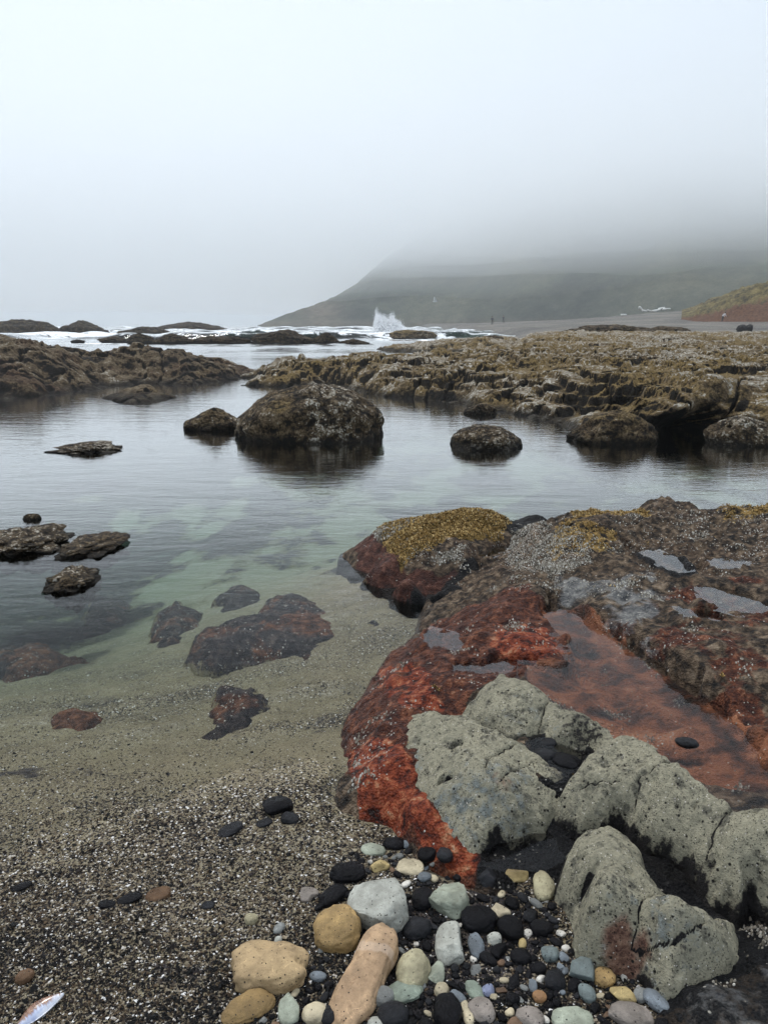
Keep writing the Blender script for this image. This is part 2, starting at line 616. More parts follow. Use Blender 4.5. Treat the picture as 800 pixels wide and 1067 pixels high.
def mat_pebble(name, rough=.6, speck=.5, coat=0.0, band=False, spec=.3):
    t = NT(name)
    oi = t.n('ShaderNodeObjectInfo')
    p = t.pos(obj=True)
    off = t.n('ShaderNodeVectorMath', operation='ADD')
    t.l(p, off.inputs[0])
    cb = t.n('ShaderNodeCombineXYZ')
    t.l(t.math('MULTIPLY', oi.outputs['Random'], 31.0), cb.inputs[0])
    t.l(cb.outputs[0], off.inputs[1])
    q = off.outputs[0]
    n1 = t.noise(q, 22, 5, .6)
    n2 = t.noise(q, 160, 5, .7)
    n3 = t.noise(q, 600, 2, .6)
    c = oi.outputs['Color']
    col = t.mix(t.rng(n1, .32, .68), t.mix(1.0, c, (.62, .60, .56), 'MULTIPLY'), t.mix(1.0, c, (1.15, 1.13, 1.08), 'MULTIPLY'))
    col = t.mix(t.rng(n2, .56, .72, 0, speck), col, t.mix(1.0, c, (.28, .26, .25), 'MULTIPLY'))
    col = t.mix(t.rng(n3, .6, .75, 0, speck), col, t.mix(1.0, c, (1.7, 1.65, 1.55), 'MULTIPLY'))
    vn = t.noise(q, 34, 3, .5, .8)
    vein = t.math('MULTIPLY', t.rng(t.math('ABSOLUTE', t.math('SUBTRACT', vn, .5)), .012, .002), t.rng(n1, .5, .62))
    col = t.mix(t.math('MULTIPLY', vein, .55), col, t.mix(1.0, c, (2.0, 1.95, 1.85), 'MULTIPLY'))
    st = t.noise(q, 48, 5, .7)
    col = t.mix(t.rng(st, .58, .68, 0, .5), col, t.mix(1.0, c, (.42, .36, .30), 'MULTIPLY'))
    if band:
        sx = t.n('ShaderNodeSeparateXYZ')
        t.l(p, sx.inputs[0])
        w = t.math('ADD', sx.outputs['X'], t.math('MULTIPLY', n1, .04))
        b = t.math('MULTIPLY', t.rng(w, .052, .058), t.rng(w, .080, .074))
        col = t.mix(t.math('MULTIPLY', b, .28), col, (.62, .50, .40))
    v = t.voro(q, 230)
    g = t.sep(v.outputs['Color'])
    pit = t.math('MULTIPLY', t.math('LESS_THAN', g[0], .08 * speck), t.rng(v.outputs['Distance'], .45, .25))
    col = t.mix(pit, col, (.02, .017, .014))
    h = t.math('ADD', t.math('MULTIPLY', n2, .6), t.math('SUBTRACT', t.math('MULTIPLY', n3, .3), t.math('MULTIPLY', pit, .6)))
    t.pbr(col, t.rng(n1, .3, .7, rough - .08, rough + .08), t.bump(h, .006, .8), spec=spec, coat=coat, coat_rough=.15)
    return t.m


def mat_plain(name, c, rough=.7, var=.25, sc=20.0, spec=.4):
    t = NT(name)
    p = t.pos(obj=True)
    n = t.noise(p, sc, 5, .6)
    col = t.mix(t.rng(n, .3, .7), [q * (1 - var) for q in c], [min(1, q * (1 + var)) for q in c])
    t.pbr(col, rough, t.bump(n, .05 / sc * 5, .5), spec=spec)
    return t.m


def mat_chips():
    t = NT('shell_chips')
    a = t.attr('shade')
    col = t.ramp(a, [(0, (.006, .006, .006)), (.32, (.020, .016, .014)), (.50, (.046, .032, .021)), (.64, (.090, .062, .037)), (.78, (.145, .107, .066)),
                     (.88, (.26, .215, .155)), (.95, (.50, .46, .41)), (.98, (.80, .78, .75))], 'CONSTANT')
    n = t.noise(t.pos(), 300, 2)
    col = t.mix(.3, col, t.mix(1.0, col, t.ramp(n, [(.3, (.5, .5, .5)), (.7, (1.3, 1.3, 1.3))]), 'MULTIPLY'))
    t.pbr(col, .6, None, spec=.12)
    return t.m


def mat_hill(name, ramp_):
    t = NT(name)
    p = t.pos((1, 1, 1.4))
    n1 = t.noise(p, .018, 7, .62, .5)
    n2 = t.noise(p, .16, 6, .7)
    n3 = t.noise(p, .9, 4, .7)
    m = t.math('ADD', t.math('MULTIPLY', n1, .5), t.math('ADD', t.math('MULTIPLY', n2, .3), t.math('MULTIPLY', n3, .2)))
    col = t.ramp(m, ramp_)
    col = t.mix(t.attr('bare'), col, t.ramp(n2, [(.3, (.10, .075, .055)), (.7, (.24, .19, .14))]))
    t.pbr(col, .9, t.bump(n3, .8, .8), spec=.1)
    return t.m


M = {}
M['ground'] = mat_ground()
M['water'] = mat_water(True, .009)
M['puddle'] = mat_water(False, .004, False, 'rock_pool_water', (.93, .92, .92), 1.5, 2.0)
M['shallow'] = mat_water(False, .003, False, 'puddle_film', (.93, .92, .92), 1.0, 1.15)
M['outcrop'] = mat_outcrop()
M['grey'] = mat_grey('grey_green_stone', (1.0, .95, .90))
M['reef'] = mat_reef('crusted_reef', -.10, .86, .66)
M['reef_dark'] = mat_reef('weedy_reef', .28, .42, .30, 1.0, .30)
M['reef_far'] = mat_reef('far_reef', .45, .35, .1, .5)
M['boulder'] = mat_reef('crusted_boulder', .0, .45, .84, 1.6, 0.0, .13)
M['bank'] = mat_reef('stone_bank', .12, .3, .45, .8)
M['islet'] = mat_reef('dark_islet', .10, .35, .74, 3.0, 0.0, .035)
M['black_rock'] = mat_plain('black_basalt', (.012, .012, .013), .7, .4, 3, .2)
M['sub'] = mat_sub('drowned_rock', (.85, .85, .85))
M['peb'] = mat_pebble('dry_pebble', .65, .7)
M['peb_smooth'] = mat_pebble('smooth_pebble', .5, .45)
M['peb_band'] = mat_pebble('banded_cobble', .6, .6, 0, True)
M['peb_wet'] = mat_pebble('wet_pebble', .36, .25, .0, False, .07)
M['chips'] = mat_chips()

# ------------------------------------------------------------------ ground: sea bed, sand, far beach, all one sheet
YW0 = 2.10


def waterline(x):
    return YW0 + .16 * (x + .06)


BEACH = Heights([(*WD(500, 60), .55), (*WD(600, 60), .75), (*WD(700, 60), .80), (*WD(800, 58), .75), (*WD(900, 58), .9),
                 (*WD(470, 90), .5), (*WD(520, 90), .95), (*WD(600, 90), 1.05), (*WD(700, 90), 1.05), (*WD(800, 85), 1.0), (*WD(920, 85), 1.2),
                 (*WD(470, 150), .7), (*WD(560, 150), 1.35), (*WD(650, 140), 1.65), (*WD(720, 135), 1.75), (*WD(800, 120), 1.75), (*WD(950, 110), 2.0),
                 (*WD(450, 260), .9), (*WD(520, 260), 1.6), (*WD(600, 240), 2.2), (*WD(660, 215), 3.6), (*WD(690, 210), 4.5), (*WD(740, 210), 5.0), (*WD(820, 200), 6),
                 (*WD(440, 420), 1.2), (*WD(540, 420), 2.4), (*WD(640, 420), 5), (*WD(760, 420), 10), (*WD(900, 420), 12),
                 (*WD(440, 900), 2), (*WD(900, 900), 14), (*WD(1100, 300), 9), (*WD(1100, 100), 3), (*WD(1000, 60), 1.5),
                 (*WD(900, 40), .8), (*WD(700, 40), .5), (*WD(560, 40), .3)], 8)


def ground_raw(x, y):
    d = y - waterline(x)
    near = np.where(d < 0, -.085 * d, -.105 * d)
    near = near - .05 * sstep(0, 1.6, d)
    near = np.maximum(near, -.40 + .10 * gnoise(x * .5, y * .35, seed=5))
    near = near - .22 * sstep(-.9, -2.2, x) * sstep(2.6, 4.2, y) * sstep(9, 6, y)
    near = smax(near, -.75 + 0 * x, .1)
    near = near + .23 * np.exp(-((x + .05) / .60) ** 2 - ((y - 4.4) / 1.2) ** 2)
    far = -.6 - 2.2 * sstep(14, 50, y)
    z = near + (far - near) * sstep(9, 22, y)
    land = sstep(-3, 9, x - (5.0 + .025 * y)) * sstep(28, 48, y)
    return z + (BEACH(x, y) - z) * land if np.any(land > 0) else z


def ground_z(x, y):
    x = np.asarray(x, float)
    y = np.asarray(y, float)
    z = ground_raw(x, y)
    near = sstep(9, 6, y)
    wx = x + .25 * gnoise(x * .9, y * .9, seed=3)
    ph = (y * .88 - wx * .42) * 9.5 + 2.2 * gnoise(x * 1.1, y * 1.1, seed=8)
    rip = np.sin(ph * 2) * .5 + .5 * np.sin(ph * 3.7 + 1)
    z = z + near * (.012 * rip * sstep(1.7, 2.4, y) + .018 * fbm(x * 2.2, y * 2.2, seed=21) + .004 * fbm(x * 14, y * 14, seed=31, oct=3))
    return z + sstep(30, 60, y) * .07 * fbm(x * .25, y * .25, oct=4, seed=12) * sstep(2, 8, x)


def build_ground():
    th = np.linspace(-1.15, 1.15, 900)
    r = np.concatenate([np.exp(np.linspace(math.log(.75), math.log(14), 620)), np.exp(np.linspace(math.log(14.2), math.log(9000), 260))])
    R, T = np.meshgrid(r, th, indexing='ij')
    X, Y = R * np.sin(T), R * np.cos(T)
    Z = ground_z(X, Y)
    d = Y - waterline(X)
    wx = X + .25 * gnoise(X * .9, Y * .9, seed=3)
    ph = (Y * .88 - wx * .42) * 4.2 + 1.8 * gnoise(X * 1.4, Y * 1.4, seed=8)
    streak = np.sin(ph * 2.6) * .5 + fbm(X * 2.5, Y * 5, seed=71, oct=3) * .8
    grav = .80 * sstep(.40, -.30, d) + .24 * streak * sstep(1.5, .3, d) + .10
    grav = np.where(d > .5, .15 + .75 * np.clip(streak + .1, 0, 1) * sstep(2.4, .4, d), grav)
    sk = np.clip(streak + .25 * fbm(X * 8, Y * 8, seed=72, oct=3), 0, 1) * sstep(-.02, .22, d) * sstep(1.9, .3, d)
    sk_dark = .64 * sk
    # weed patches on the floor of the pool
    pat = .5 * fbm(X * 1.15 + 3, Y * .75 + 1, seed=40, oct=4) + .8 * fbm(X * 2.3, Y * 1.5, seed=42, oct=4)
    dark = sstep(4.0, 5.2, Y) * (.40 + 1.2 * pat) + .12 * sstep(6.0, 9, Y)
    dark = dark + .75 * sstep(-1.5, -2.3, X) * sstep(3.4, 4.0, Y)
    dark = dark - .8 * np.exp(-((X - .3) / .9) ** 2 - ((Y - 6.3) / 1.2) ** 2)
    # the cobble bank by the rock is bedded in black grit
    x0, y0 = P(470, 985, .08)
    cob = np.exp(-((X - x0) / .24) ** 2 - ((Y - y0) / .24) ** 2)
    x1, y1 = P(230, 1010, .08)
    dark = np.where(d < 0.1, .95 * sstep(.25, .75, cob + .25 * fbm(X * 9, Y * 9, seed=77)) + .5 * np.exp(-((X - x1 + .05) / .16) ** 2 - ((Y - y1) / .05) ** 2), dark)
    dark = np.maximum(dark, sk_dark * sstep(2.2, 1.6, d))
    land = sstep(-3, 9, X - (5.0 + .025 * Y)) * sstep(28, 48, Y)
    deep = sstep(13, 22, Y) * (1 - land)
    mesh_np('ground', np.stack([X, Y, Z], -1).reshape(-1, 3), grid_faces(*X.shape), M['ground'],
            dict(gravel=np.clip(grav, 0, 1), dark=np.clip(dark, 0, 1), pale=sstep(3.2, 5.5, Y) * (1 - land) * sstep(.45, .25, dark), land=land, deep=deep, wet=sstep(.10, .0, Z + .04 * fbm(X * 3, Y * 3, seed=4))),
            kind='structure')


build_ground()

# ------------------------------------------------------------------ water: one closed body, sea and pool together
SEA_ROCKS = []       # (x, y, radius) of the rocks the surf breaks on; filled below, before the water is made


# ------------------------------------------------------------------ rocks
def jag(V, amp, f, seed, oct=5):
    x, y, z = V.T
    return amp * (fbm(x * f, y * f, z * f, oct=oct, seed=seed) + .55 * (ridged(x * f * .8, y * f * .8, z * f * .8, oct=3, seed=seed + 5) - 1.2))


def blob_rock(name, px0, px1, ybase, ytop, mat, depth=.8, sub=5, seed=0, rough=.18, lean=0.0, peak=0.0, zb=0.0, sq=2.4, far=False, hh=None, **tags):
    d = ray((px0 + px1) / 2, ybase)
    s = (zb - CAMZ) / d[2]
    cx, yb = d[0] * s, d[1] * s
    a = (px1 - px0) / 2 / F * s * 1.03
    b = a * depth
    cy = yb + b * .85
    dt = ray(0, ytop)
    # height so that the crest, over the middle of the rock, is seen at ytop
    H = CAMZ + dt[2] * (cy / dt[1]) - zb
    H = hh or max(H, .03)
    V, Fc = ico(sub)
    V = V.copy()
    l = (np.abs(V) ** sq).sum(1) ** (1 / sq)
    V = V / l[:, None]
    nz = fbm(V[:, 0] * 1.4 + seed, V[:, 1] * 1.4, V[:, 2] * 1.4, oct=6, seed=seed) * rough + (ridged(V[:, 0] * 2.2 + seed, V[:, 1] * 2.2, V[:, 2] * 2.2, oct=5, seed=seed + 3) - 1.3) * rough * .4
    w1, w2 = worley(V[:, 0] * 5 + seed, V[:, 1] * 5, V[:, 2] * 5, seed=seed)
    nz = nz + (.35 - w1) * rough * .28
    v1, v2 = worley(V[:, 0] * 12 + seed, V[:, 1] * 12, V[:, 2] * 12, seed=seed + 1)
    nz = nz + (.4 - v1) * rough * .16
    cav = np.clip(.52 + (.42 - w1) * .5 + (.42 - v1) * .55, 0, 1)
    V = V * (1 + nz[:, None])
    up = np.maximum(V[:, 2], 0)
    V[:, 0] += lean * up * (1 - np.abs(V[:, 0]).clip(0, 1) * .5)
    if peak:
        V[:, 2] = np.where(V[:, 2] > 0, V[:, 2] * (1 - peak * np.clip(np.abs(V[:, 0] - lean), 0, 1)), V[:, 2])
    V[:, 2] /= max(V[:, 2].max(), .01)
    V[:, 2] = np.where(V[:, 2] > 0, V[:, 2] * H, V[:, 2] * min(.5 * H + .12, .6))
    V[:, 0] = V[:, 0] / np.abs(V[:, 0]).max() * a
    V[:, 1] = V[:, 1] * b
    SEA_ROCKS.append((cx, cy, a, b)) if far else None
    return _place(mesh_np(name, V, Fc, mat, dict(cav=cav), **tags), (cx, cy, zb))


def _place(o, loc):
    o.location = loc
    return o


def poly_rock(name, outline, mat, hf=None, H=.1, w=.1, z0=0.0, step=.01, skirt=.12, noise=(.02, 6), edge_noise=.02, seed=0, lip=.03, attrs_fn=None,
              carve=None, ef=7.0, fall=2.6, **tags):
    """rock over a footprint traced on the ground; heights from hf(x, y) or a dome of height H"""
    poly = np.asarray(outline, float)
    lo, hi = poly.min(0) - skirt - .03, poly.max(0) + skirt + .03
    nx, ny = int((hi[0] - lo[0]) / step) + 2, int((hi[1] - lo[1]) / step) + 2
    Y, X = np.meshgrid(np.linspace(lo[1], hi[1], ny), np.linspace(lo[0], hi[0], nx), indexing='ij')
    jx = X + edge_noise * fbm(X * ef, Y * ef, seed=seed + 1)
    jy = Y + edge_noise * fbm(X * ef + 9, Y * ef + 4, seed=seed + 2)
    d = sdist(jx, jy, poly)
    top = hf(X, Y) if hf is not None else z0 + H * (1 - np.exp(-np.maximum(d, 0) / w))
    a, f = noise
    top = top + a * fbm(X * f, Y * f, oct=5, seed=seed) + a * .35 * (ridged(X * f * 2.2, Y * f * 2.2, oct=4, seed=seed + 7) - 1.2)
    if carve is not None:
        top = top + carve(X, Y, d)
    Z = np.where(d > 0, top - lip * np.exp(-np.maximum(d, 0) / (lip * .8 + 1e-6)), top - lip + d * fall)
    at = attrs_fn(X, Y, Z, d) if attrs_fn else {}
    Fc = grid_faces(ny, nx, d > -skirt)
    V, Fc, at = compact(np.stack([X, Y, Z], -1).reshape(-1, 3), Fc, at)
    org = (float(poly[:, 0].mean()), float(poly[:, 1].mean()), 0.0)
    return mesh_np(name, V, Fc, mat, at, origin=org, **tags)


# ------------------------------------------------------------------ the near outcrop
OC = [
    # waterline on the left and the sand at its foot
    (440, 632, -.02), (405, 680, -.02), (372, 725, -.02), (351, 758, -.02), (358, 800, .0), (374, 842, .03), (425, 872, .05), (490, 918, .06),
    (400, 640, -.25), (345, 700, -.25), (315, 760, -.18), (325, 830, -.1), (400, 890, -.05), (470, 950, -.02), (560, 960, .0), (590, 1010, .02), (640, 1060, .04),
    # red shoulder
    (425, 690, .10), (400, 730, .10), (385, 770, .09), (395, 810, .10), (425, 850, .09), (460, 890, .08), (455, 720, .15), (480, 675, .16), (440, 760, .14),
    (525, 640, .20), (560, 615, .24), (585, 680, .20), (560, 665, .21), (520, 690, .16), (490, 640, .14), (465, 650, .08), (505, 612, .14), (530, 590, .20),
    # back of the rock
    (575, 575, .30), (545, 570, .22), (560, 545, .30), (620, 560, .34), (600, 535, .36), (650, 533, .36), (690, 522, .42), (735, 530, .40), (775, 535, .38), (800, 528, .42), (850, 530, .42),
    (660, 590, .31), (720, 570, .33), (690, 585, .29), (770, 560, .37), (720, 600, .30), (800, 590, .34), (760, 625, .27), (700, 635, .26), (640, 625, .26), (860, 600, .35),
    (610, 625, .22), (650, 655, .22), (700, 690, .23), (740, 690, .26), (790, 700, .27), (720, 660, .26), (780, 655, .28), (750, 730, .20), (860, 700, .30), (800, 740, .20), (790, 770, .19), (860, 780, .22),
    # floor of the red pool
    (590, 640, .15), (620, 680, .14), (660, 710, .14), (600, 700, .14), (700, 740, .14), (660, 750, .13), (730, 780, .13), (700, 790, .13), (620, 730, .14), (770, 810, .14),
    # below and between the grey stones
    (500, 760, .15), (560, 790, .14), (480, 830, .09), (545, 870, .065), (520, 900, .06), (580, 900, .06), (620, 830, .12), (700, 890, .09), (670, 865, .09),
    (650, 920, .10), (740, 930, .09), (790, 950, .10), (700, 980, .10), (790, 1000, .13), (740, 1040, .13), (800, 1060, .15), (690, 1060, .10), (870, 960, .15), (870, 860, .2), (870, 1060, .17), (620, 990, .06),
]
extra = [(*(P(px, py, z) + np.array([0, .55])), -.25) for px, py, z in ((560, 530, .3), (620, 530, .36), (690, 522, .42), (740, 528, .4), (800, 526, .42), (870, 530, .42))]
OCH = px_heights(OC, extra, .05)


def ocpoly(pts, hf=OCH):
    return np.array([hit(a, b, hf) for a, b in pts])


POOL_Z = .175
POOL = ocpoly([(563, 628), (600, 640), (640, 664), (690, 694), (735, 728), (775, 765), (800, 790), (830, 815), (800, 862), (735, 848), (690, 822), (650, 792), (608, 772), (572, 738), (552, 712), (550, 694), (578, 698), (596, 690), (590, 668), (568, 650)],
              lambda x, y: np.full(np.shape(x), POOL_Z))
PUD = [  # rain- and tide-filled hollows: outline on the photograph, height of the water
    ([(648, 566), (668, 568), (690, 577), (712, 588), (716, 594), (704, 597), (688, 588), (668, 578)], .315),
    ([(735, 583), (760, 580), (782, 584), (774, 590), (748, 591)], .325),
    ([(728, 612), (756, 614), (790, 626), (815, 634), (800, 641), (768, 640), (738, 632)], .285),
    ([(706, 634), (735, 638), (760, 643), (740, 648), (714, 643)], .268),
    ([(452, 655), (468, 660), (486, 672), (478, 683), (458, 676), (446, 664)], .135),
    ([(470, 690), (520, 686), (560, 690), (545, 700), (505, 706), (478, 700)], .150),
    ([(498, 568), (520, 560), (535, 556), (528, 572), (510, 580), (498, 578)], .16),
]
PUDW = [(np.array([P(a, b, z) for a, b in pl]), z) for pl, z in PUD]
POT = np.array([P(580 + 34 * math.cos(k), 786 + 21 * math.sin(k), .175) for k in np.linspace(0, 2 * math.pi, 22)[:-1]])
GULLY = ocpoly([(508, 862), (560, 846), (590, 850), (598, 872), (590, 900), (565, 925), (520, 918), (492, 900)])
GULLY2 = ocpoly([(628, 842), (660, 838), (700, 868), (735, 890), (765, 930), (800, 935), (830, 960), (790, 985), (745, 940), (690, 920), (660, 880)])


def outcrop_z(X, Y):
    base = OCH(X, Y)
    base = np.where(base < 0, base * 3.2, base)
    n = .040 * fbm(X * 3.1, Y * 3.1, oct=5, seed=101) + .016 * (ridged(X * 6, Y * 6, oct=4, seed=121) - 1.2) + .009 * fbm(X * 22, Y * 22, oct=3, seed=131)
    w1, _ = worley(X * 11, Y * 11, seed=3)
    n = n + .014 * (.45 - w1)
    back = sstep(3.1, 4.0, Y)
    z = base + n * (.8 + .5 * back)
    for pl, zp in [(POOL, POOL_Z)] + PUDW + [(POT, .172)]:
        d = sdist(X + .040 * fbm(X * 6, Y * 6, seed=55, oct=4), Y + .040 * fbm(X * 6 + 5, Y * 6, seed=56, oct=4), pl)
        floor = zp - .018 - .02 * sstep(0, .12, d) + .02 * n
        rim = np.maximum(z, zp + .004 + .022 * fbm(X * 13, Y * 13, seed=58, oct=3))
        k = sstep(-.012, .012, d)
        z = np.where(d > -.07, (1 - k) * (z + (rim - z) * sstep(-.07, -.02, d)) + k * np.minimum(z, floor), z)
    return z


def build_outcrop():
    X, Y = polar(335, 930, 1.15, 5.7, 620, 560)
    Z = outcrop_z(X, Y)
    flat = OCH(X, Y)

    def zone(pts, w, seed, amp=.05):
        pl = ocpoly(pts)
        return sstep(-w, w, sdist(X + amp * fbm(X * 5, Y * 5, seed=seed), Y + amp * fbm(X * 5 + 7, Y * 5, seed=seed + 1), pl))

    red = zone([(345, 770), (375, 712), (418, 672), (450, 650), (520, 615), (575, 632), (600, 665), (590, 700), (560, 712), (500, 720), (470, 750), (440, 752), (445, 790), (460, 838), (500, 880), (515, 915), (500, 925), (470, 915), (430, 872), (375, 850), (352, 800)], .04, 11)
    red = np.maximum(red, .60 * zone([(565, 630), (640, 650), (700, 700), (800, 690), (840, 800), (840, 850), (780, 830), (700, 800), (600, 730), (550, 700)], .08, 15))
    red = np.maximum(red, .46 * zone([(620, 600), (800, 600), (850, 720), (760, 740), (690, 690), (600, 640)], .1, 19))
    orange = zone([(352, 790), (385, 765), (425, 785), (450, 835), (492, 878), (512, 905), (492, 918), (470, 910), (430, 868), (378, 850)], .02, 23, .02)
    orange = np.maximum(orange, .8 * zone([(390, 700), (430, 690), (455, 715), (470, 742), (430, 745), (395, 725)], .03, 29))
    orange = np.maximum(orange, .75 * zone([(520, 650), (575, 655), (592, 685), (560, 690), (500, 680)], .04, 31))
    pool = zone([(560, 622), (604, 636), (645, 660), (695, 690), (740, 724), (780, 760), (840, 810), (790, 830), (735, 822), (690, 800), (640, 775), (580, 735), (552, 712), (548, 690), (590, 692), (592, 672)], .02, 37, .01)
    ochre = zone([(535, 528), (600, 522), (670, 528), (668, 540), (600, 543), (540, 545)], .05, 41) * .9
    ochre = np.maximum(ochre, .55 * zone([(575, 545), (650, 555), (640, 580), (570, 580)], .06, 43))
    ochre = np.maximum(ochre, .55 * zone([(740, 522), (830, 518), (830, 545), (750, 548)], .06, 45))
    white = .95 * zone([(528, 562), (575, 552), (610, 562), (620, 585), (590, 600), (540, 595), (525, 580)], .05, 47)
    white = np.maximum(white, .46 * zone([(590, 535), (690, 525), (800, 530), (850, 560), (800, 590), (720, 575), (640, 580)], .12, 49))
    white = np.maximum(white, .45 * zone([(520, 600), (620, 590), (700, 600), (690, 640), (600, 620), (530, 625)], .1, 51))
    white = np.maximum(white, .50 * zone([(360, 770), (395, 745), (405, 800), (380, 830)], .03, 53))
    white = np.maximum(white, .30 * zone([(690, 970), (850, 940), (850, 1090), (690, 1090)], .04, 57))
    white = np.maximum(white, .25)
    grey = .52 * zone([(560, 590), (700, 600), (690, 690), (620, 640), (560, 625)], .1, 59)
    grey = np.maximum(grey, .50 * zone([(690, 985), (850, 970), (850, 1090), (690, 1090)], .04, 61))
    black = zone([(497, 862), (560, 838), (600, 800), (640, 818), (668, 840), (720, 872), (770, 900), (850, 900), (850, 990), (770, 1010), (700, 1050), (600, 1080), (580, 985), (585, 930), (500, 925)], .03, 63, .02)
    black = np.maximum(black, .54 * zone([(760, 985), (850, 970), (850, 1090), (640, 1090), (680, 1035)], .04, 65))
    black = np.maximum(black, .95 * zone([(470, 748), (520, 752), (562, 758), (600, 770), (620, 800), (590, 815), (540, 775), (500, 762)], .015, 67, .01))
    for pl, zp in PUDW[:1]:
        d = sdist(X, Y, pl)
        black = np.maximum(black, .9 * sstep(-.08, -.01, d) * sstep(.03, .0, d) * (Y < pl[:, 1].mean() + .05))
    maroon = np.maximum(.32 * zone([(430, 640), (520, 600), (620, 610), (700, 650), (800, 660), (850, 740), (760, 720), (690, 690), (600, 635), (500, 640)], .1, 69), 0)
    wet = np.clip(np.maximum.reduce([red * .55, pool, black * .7, sstep(.1, .0, Z)]), 0, 1)
    keep = (Z > ground_z(X, Y) - .08)
    at = dict(red=red, orange=orange, pool=pool, ochre=ochre, white=white, grey=grey, black=black, maroon=maroon, wetness=wet)
    V, Fc, at = compact(np.stack([X, Y, Z], -1).reshape(-1, 3), grid_faces(*X.shape, keep), at)
    return mesh_np('rock_outcrop', V, Fc, M['outcrop'], at, origin=(.6, 3.0, 0),
                   label='broad low outcrop crusted red, brown and black, wrapped round the rust-red tide pool', cat='rock')


outcrop = build_outcrop()


def flat_sheet(name, poly, z, mat, grow=.02, **tags):
    poly = np.asarray(poly)
    c = poly.mean(0)
    bm = bmesh.new()
    vs = []
    n = len(poly)
    for i in range(n):
        a, b = poly[i - 1], poly[(i + 1) % n]
        t = b - a
        nn = np.array([t[1], -t[0]]) / (np.hypot(*t) + 1e-9)
        if sdist(np.array([poly[i][0] + nn[0] * .002]), np.array([poly[i][1] + nn[1] * .002]), poly)[0] > 0:
            nn = -nn
        q = poly[i] + nn * grow
        vs.append(bm.verts.new((q[0] - c[0], q[1] - c[1], 0)))
    f = bm.faces.new(vs)
    f.normal_update()
    if f.normal.z < 0:
        f.normal_flip()
    bmesh.ops.triangulate(bm, faces=bm.faces)
    me = bpy.data.meshes.new(name)
    bm.to_mesh(me)
    bm.free()
    me.materials.append(mat)
    o = bpy.data.objects.new(name, me)
    o.location = (c[0], c[1], z)
    return link(o, **tags)


flat_sheet('rock_pool_water', POOL, POOL_Z, M['puddle'], .05, kind='structure')
for pl, z in PUDW:
    flat_sheet('puddle_water', pl, z, M['shallow'], .035, kind='structure')
flat_sheet('gully_water', GULLY, .082, M['puddle'], .012, kind='structure')
flat_sheet('gully_water', GULLY2, .118, M['puddle'], .012, kind='structure')
flat_sheet('pothole_water', POT, .172, M['puddle'], .02, kind='structure')

# grey-green stones standing out of the outcrop
GREY = {
    'A': ([(625, 852), (642, 858), (655, 872), (665, 890), (693, 925), (720, 938), (745, 945), (760, 955), (768, 975), (779, 997), (760, 1004), (742, 1021), (722, 1014), (700, 1029), (685, 1014), (668, 1003), (655, 985), (630, 978), (606, 965), (595, 945), (588, 915), (592, 890), (602, 868)],
          [(628, 858, .23), (645, 865, .2), (620, 890, .26), (597, 925, .15), (615, 930, .25), (650, 920, .29), (660, 895, .23), (690, 930, .22), (690, 950, .28), (740, 955, .24), (720, 985, .23), (715, 965, .27), (690, 995, .20), (735, 1012, .16), (640, 960, .22), (660, 985, .17), (765, 990, .15), (605, 955, .15)]),
    'B': ([(430, 745), (455, 741), (490, 742), (512, 756), (545, 768), (575, 792), (597, 818), (580, 838), (562, 846), (535, 853), (512, 862), (502, 880), (490, 894), (470, 876), (450, 857), (436, 843), (440, 825), (430, 800), (417, 785), (420, 760)],
          [(440, 750, .18), (460, 747, .22), (500, 765, .26), (545, 785, .25), (580, 815, .2), (480, 800, .25), (450, 810, .17), (430, 780, .15), (500, 840, .19), (550, 835, .18), (465, 855, .13), (490, 885, .1), (520, 810, .25), (440, 830, .13)]),
    'C': ([(480, 740), (500, 715), (522, 696), (545, 705), (572, 722), (600, 740), (632, 763), (642, 776), (628, 793), (613, 785), (590, 768), (560, 763), (530, 761), (502, 751)],
          [(522, 700, .25), (510, 725, .25), (550, 728, .27), (600, 757, .25), (632, 775, .25), (488, 740, .19), (530, 752, .22), (570, 755, .21), (610, 778, .2)]),
    'D': ([(600, 806), (618, 778), (640, 765), (662, 762), (680, 775), (700, 790), (720, 803), (745, 820), (760, 835), (800, 845), (850, 865), (860, 920), (820, 915), (790, 902), (768, 906), (768, 930), (748, 916), (735, 895), (715, 880), (690, 866), (668, 852), (664, 832), (650, 824), (640, 832), (630, 850), (604, 858), (594, 840), (588, 825)],
          [(640, 772, .28), (665, 770, .29), (610, 835, .19), (605, 815, .22), (650, 812, .25), (680, 800, .3), (700, 820, .3), (745, 840, .29), (700, 858, .22), (780, 870, .3), (755, 905, .21), (850, 890, .3), (735, 885, .22), (675, 845, .22), (800, 900, .26)]),
}
LAB = {'A': 'pale grey-green boulder split by a forked crack, between the pebbles and the dark gully',
       'B': 'grey-green boulder with two black holes and a bluish flank, beside the red strip',
       'C': 'grey-green ridge of pitted rock behind the pothole of dark stones',
       'D': 'long knobbly pale grey rock between the rust-red pool and the dark gully'}
GHF = {}
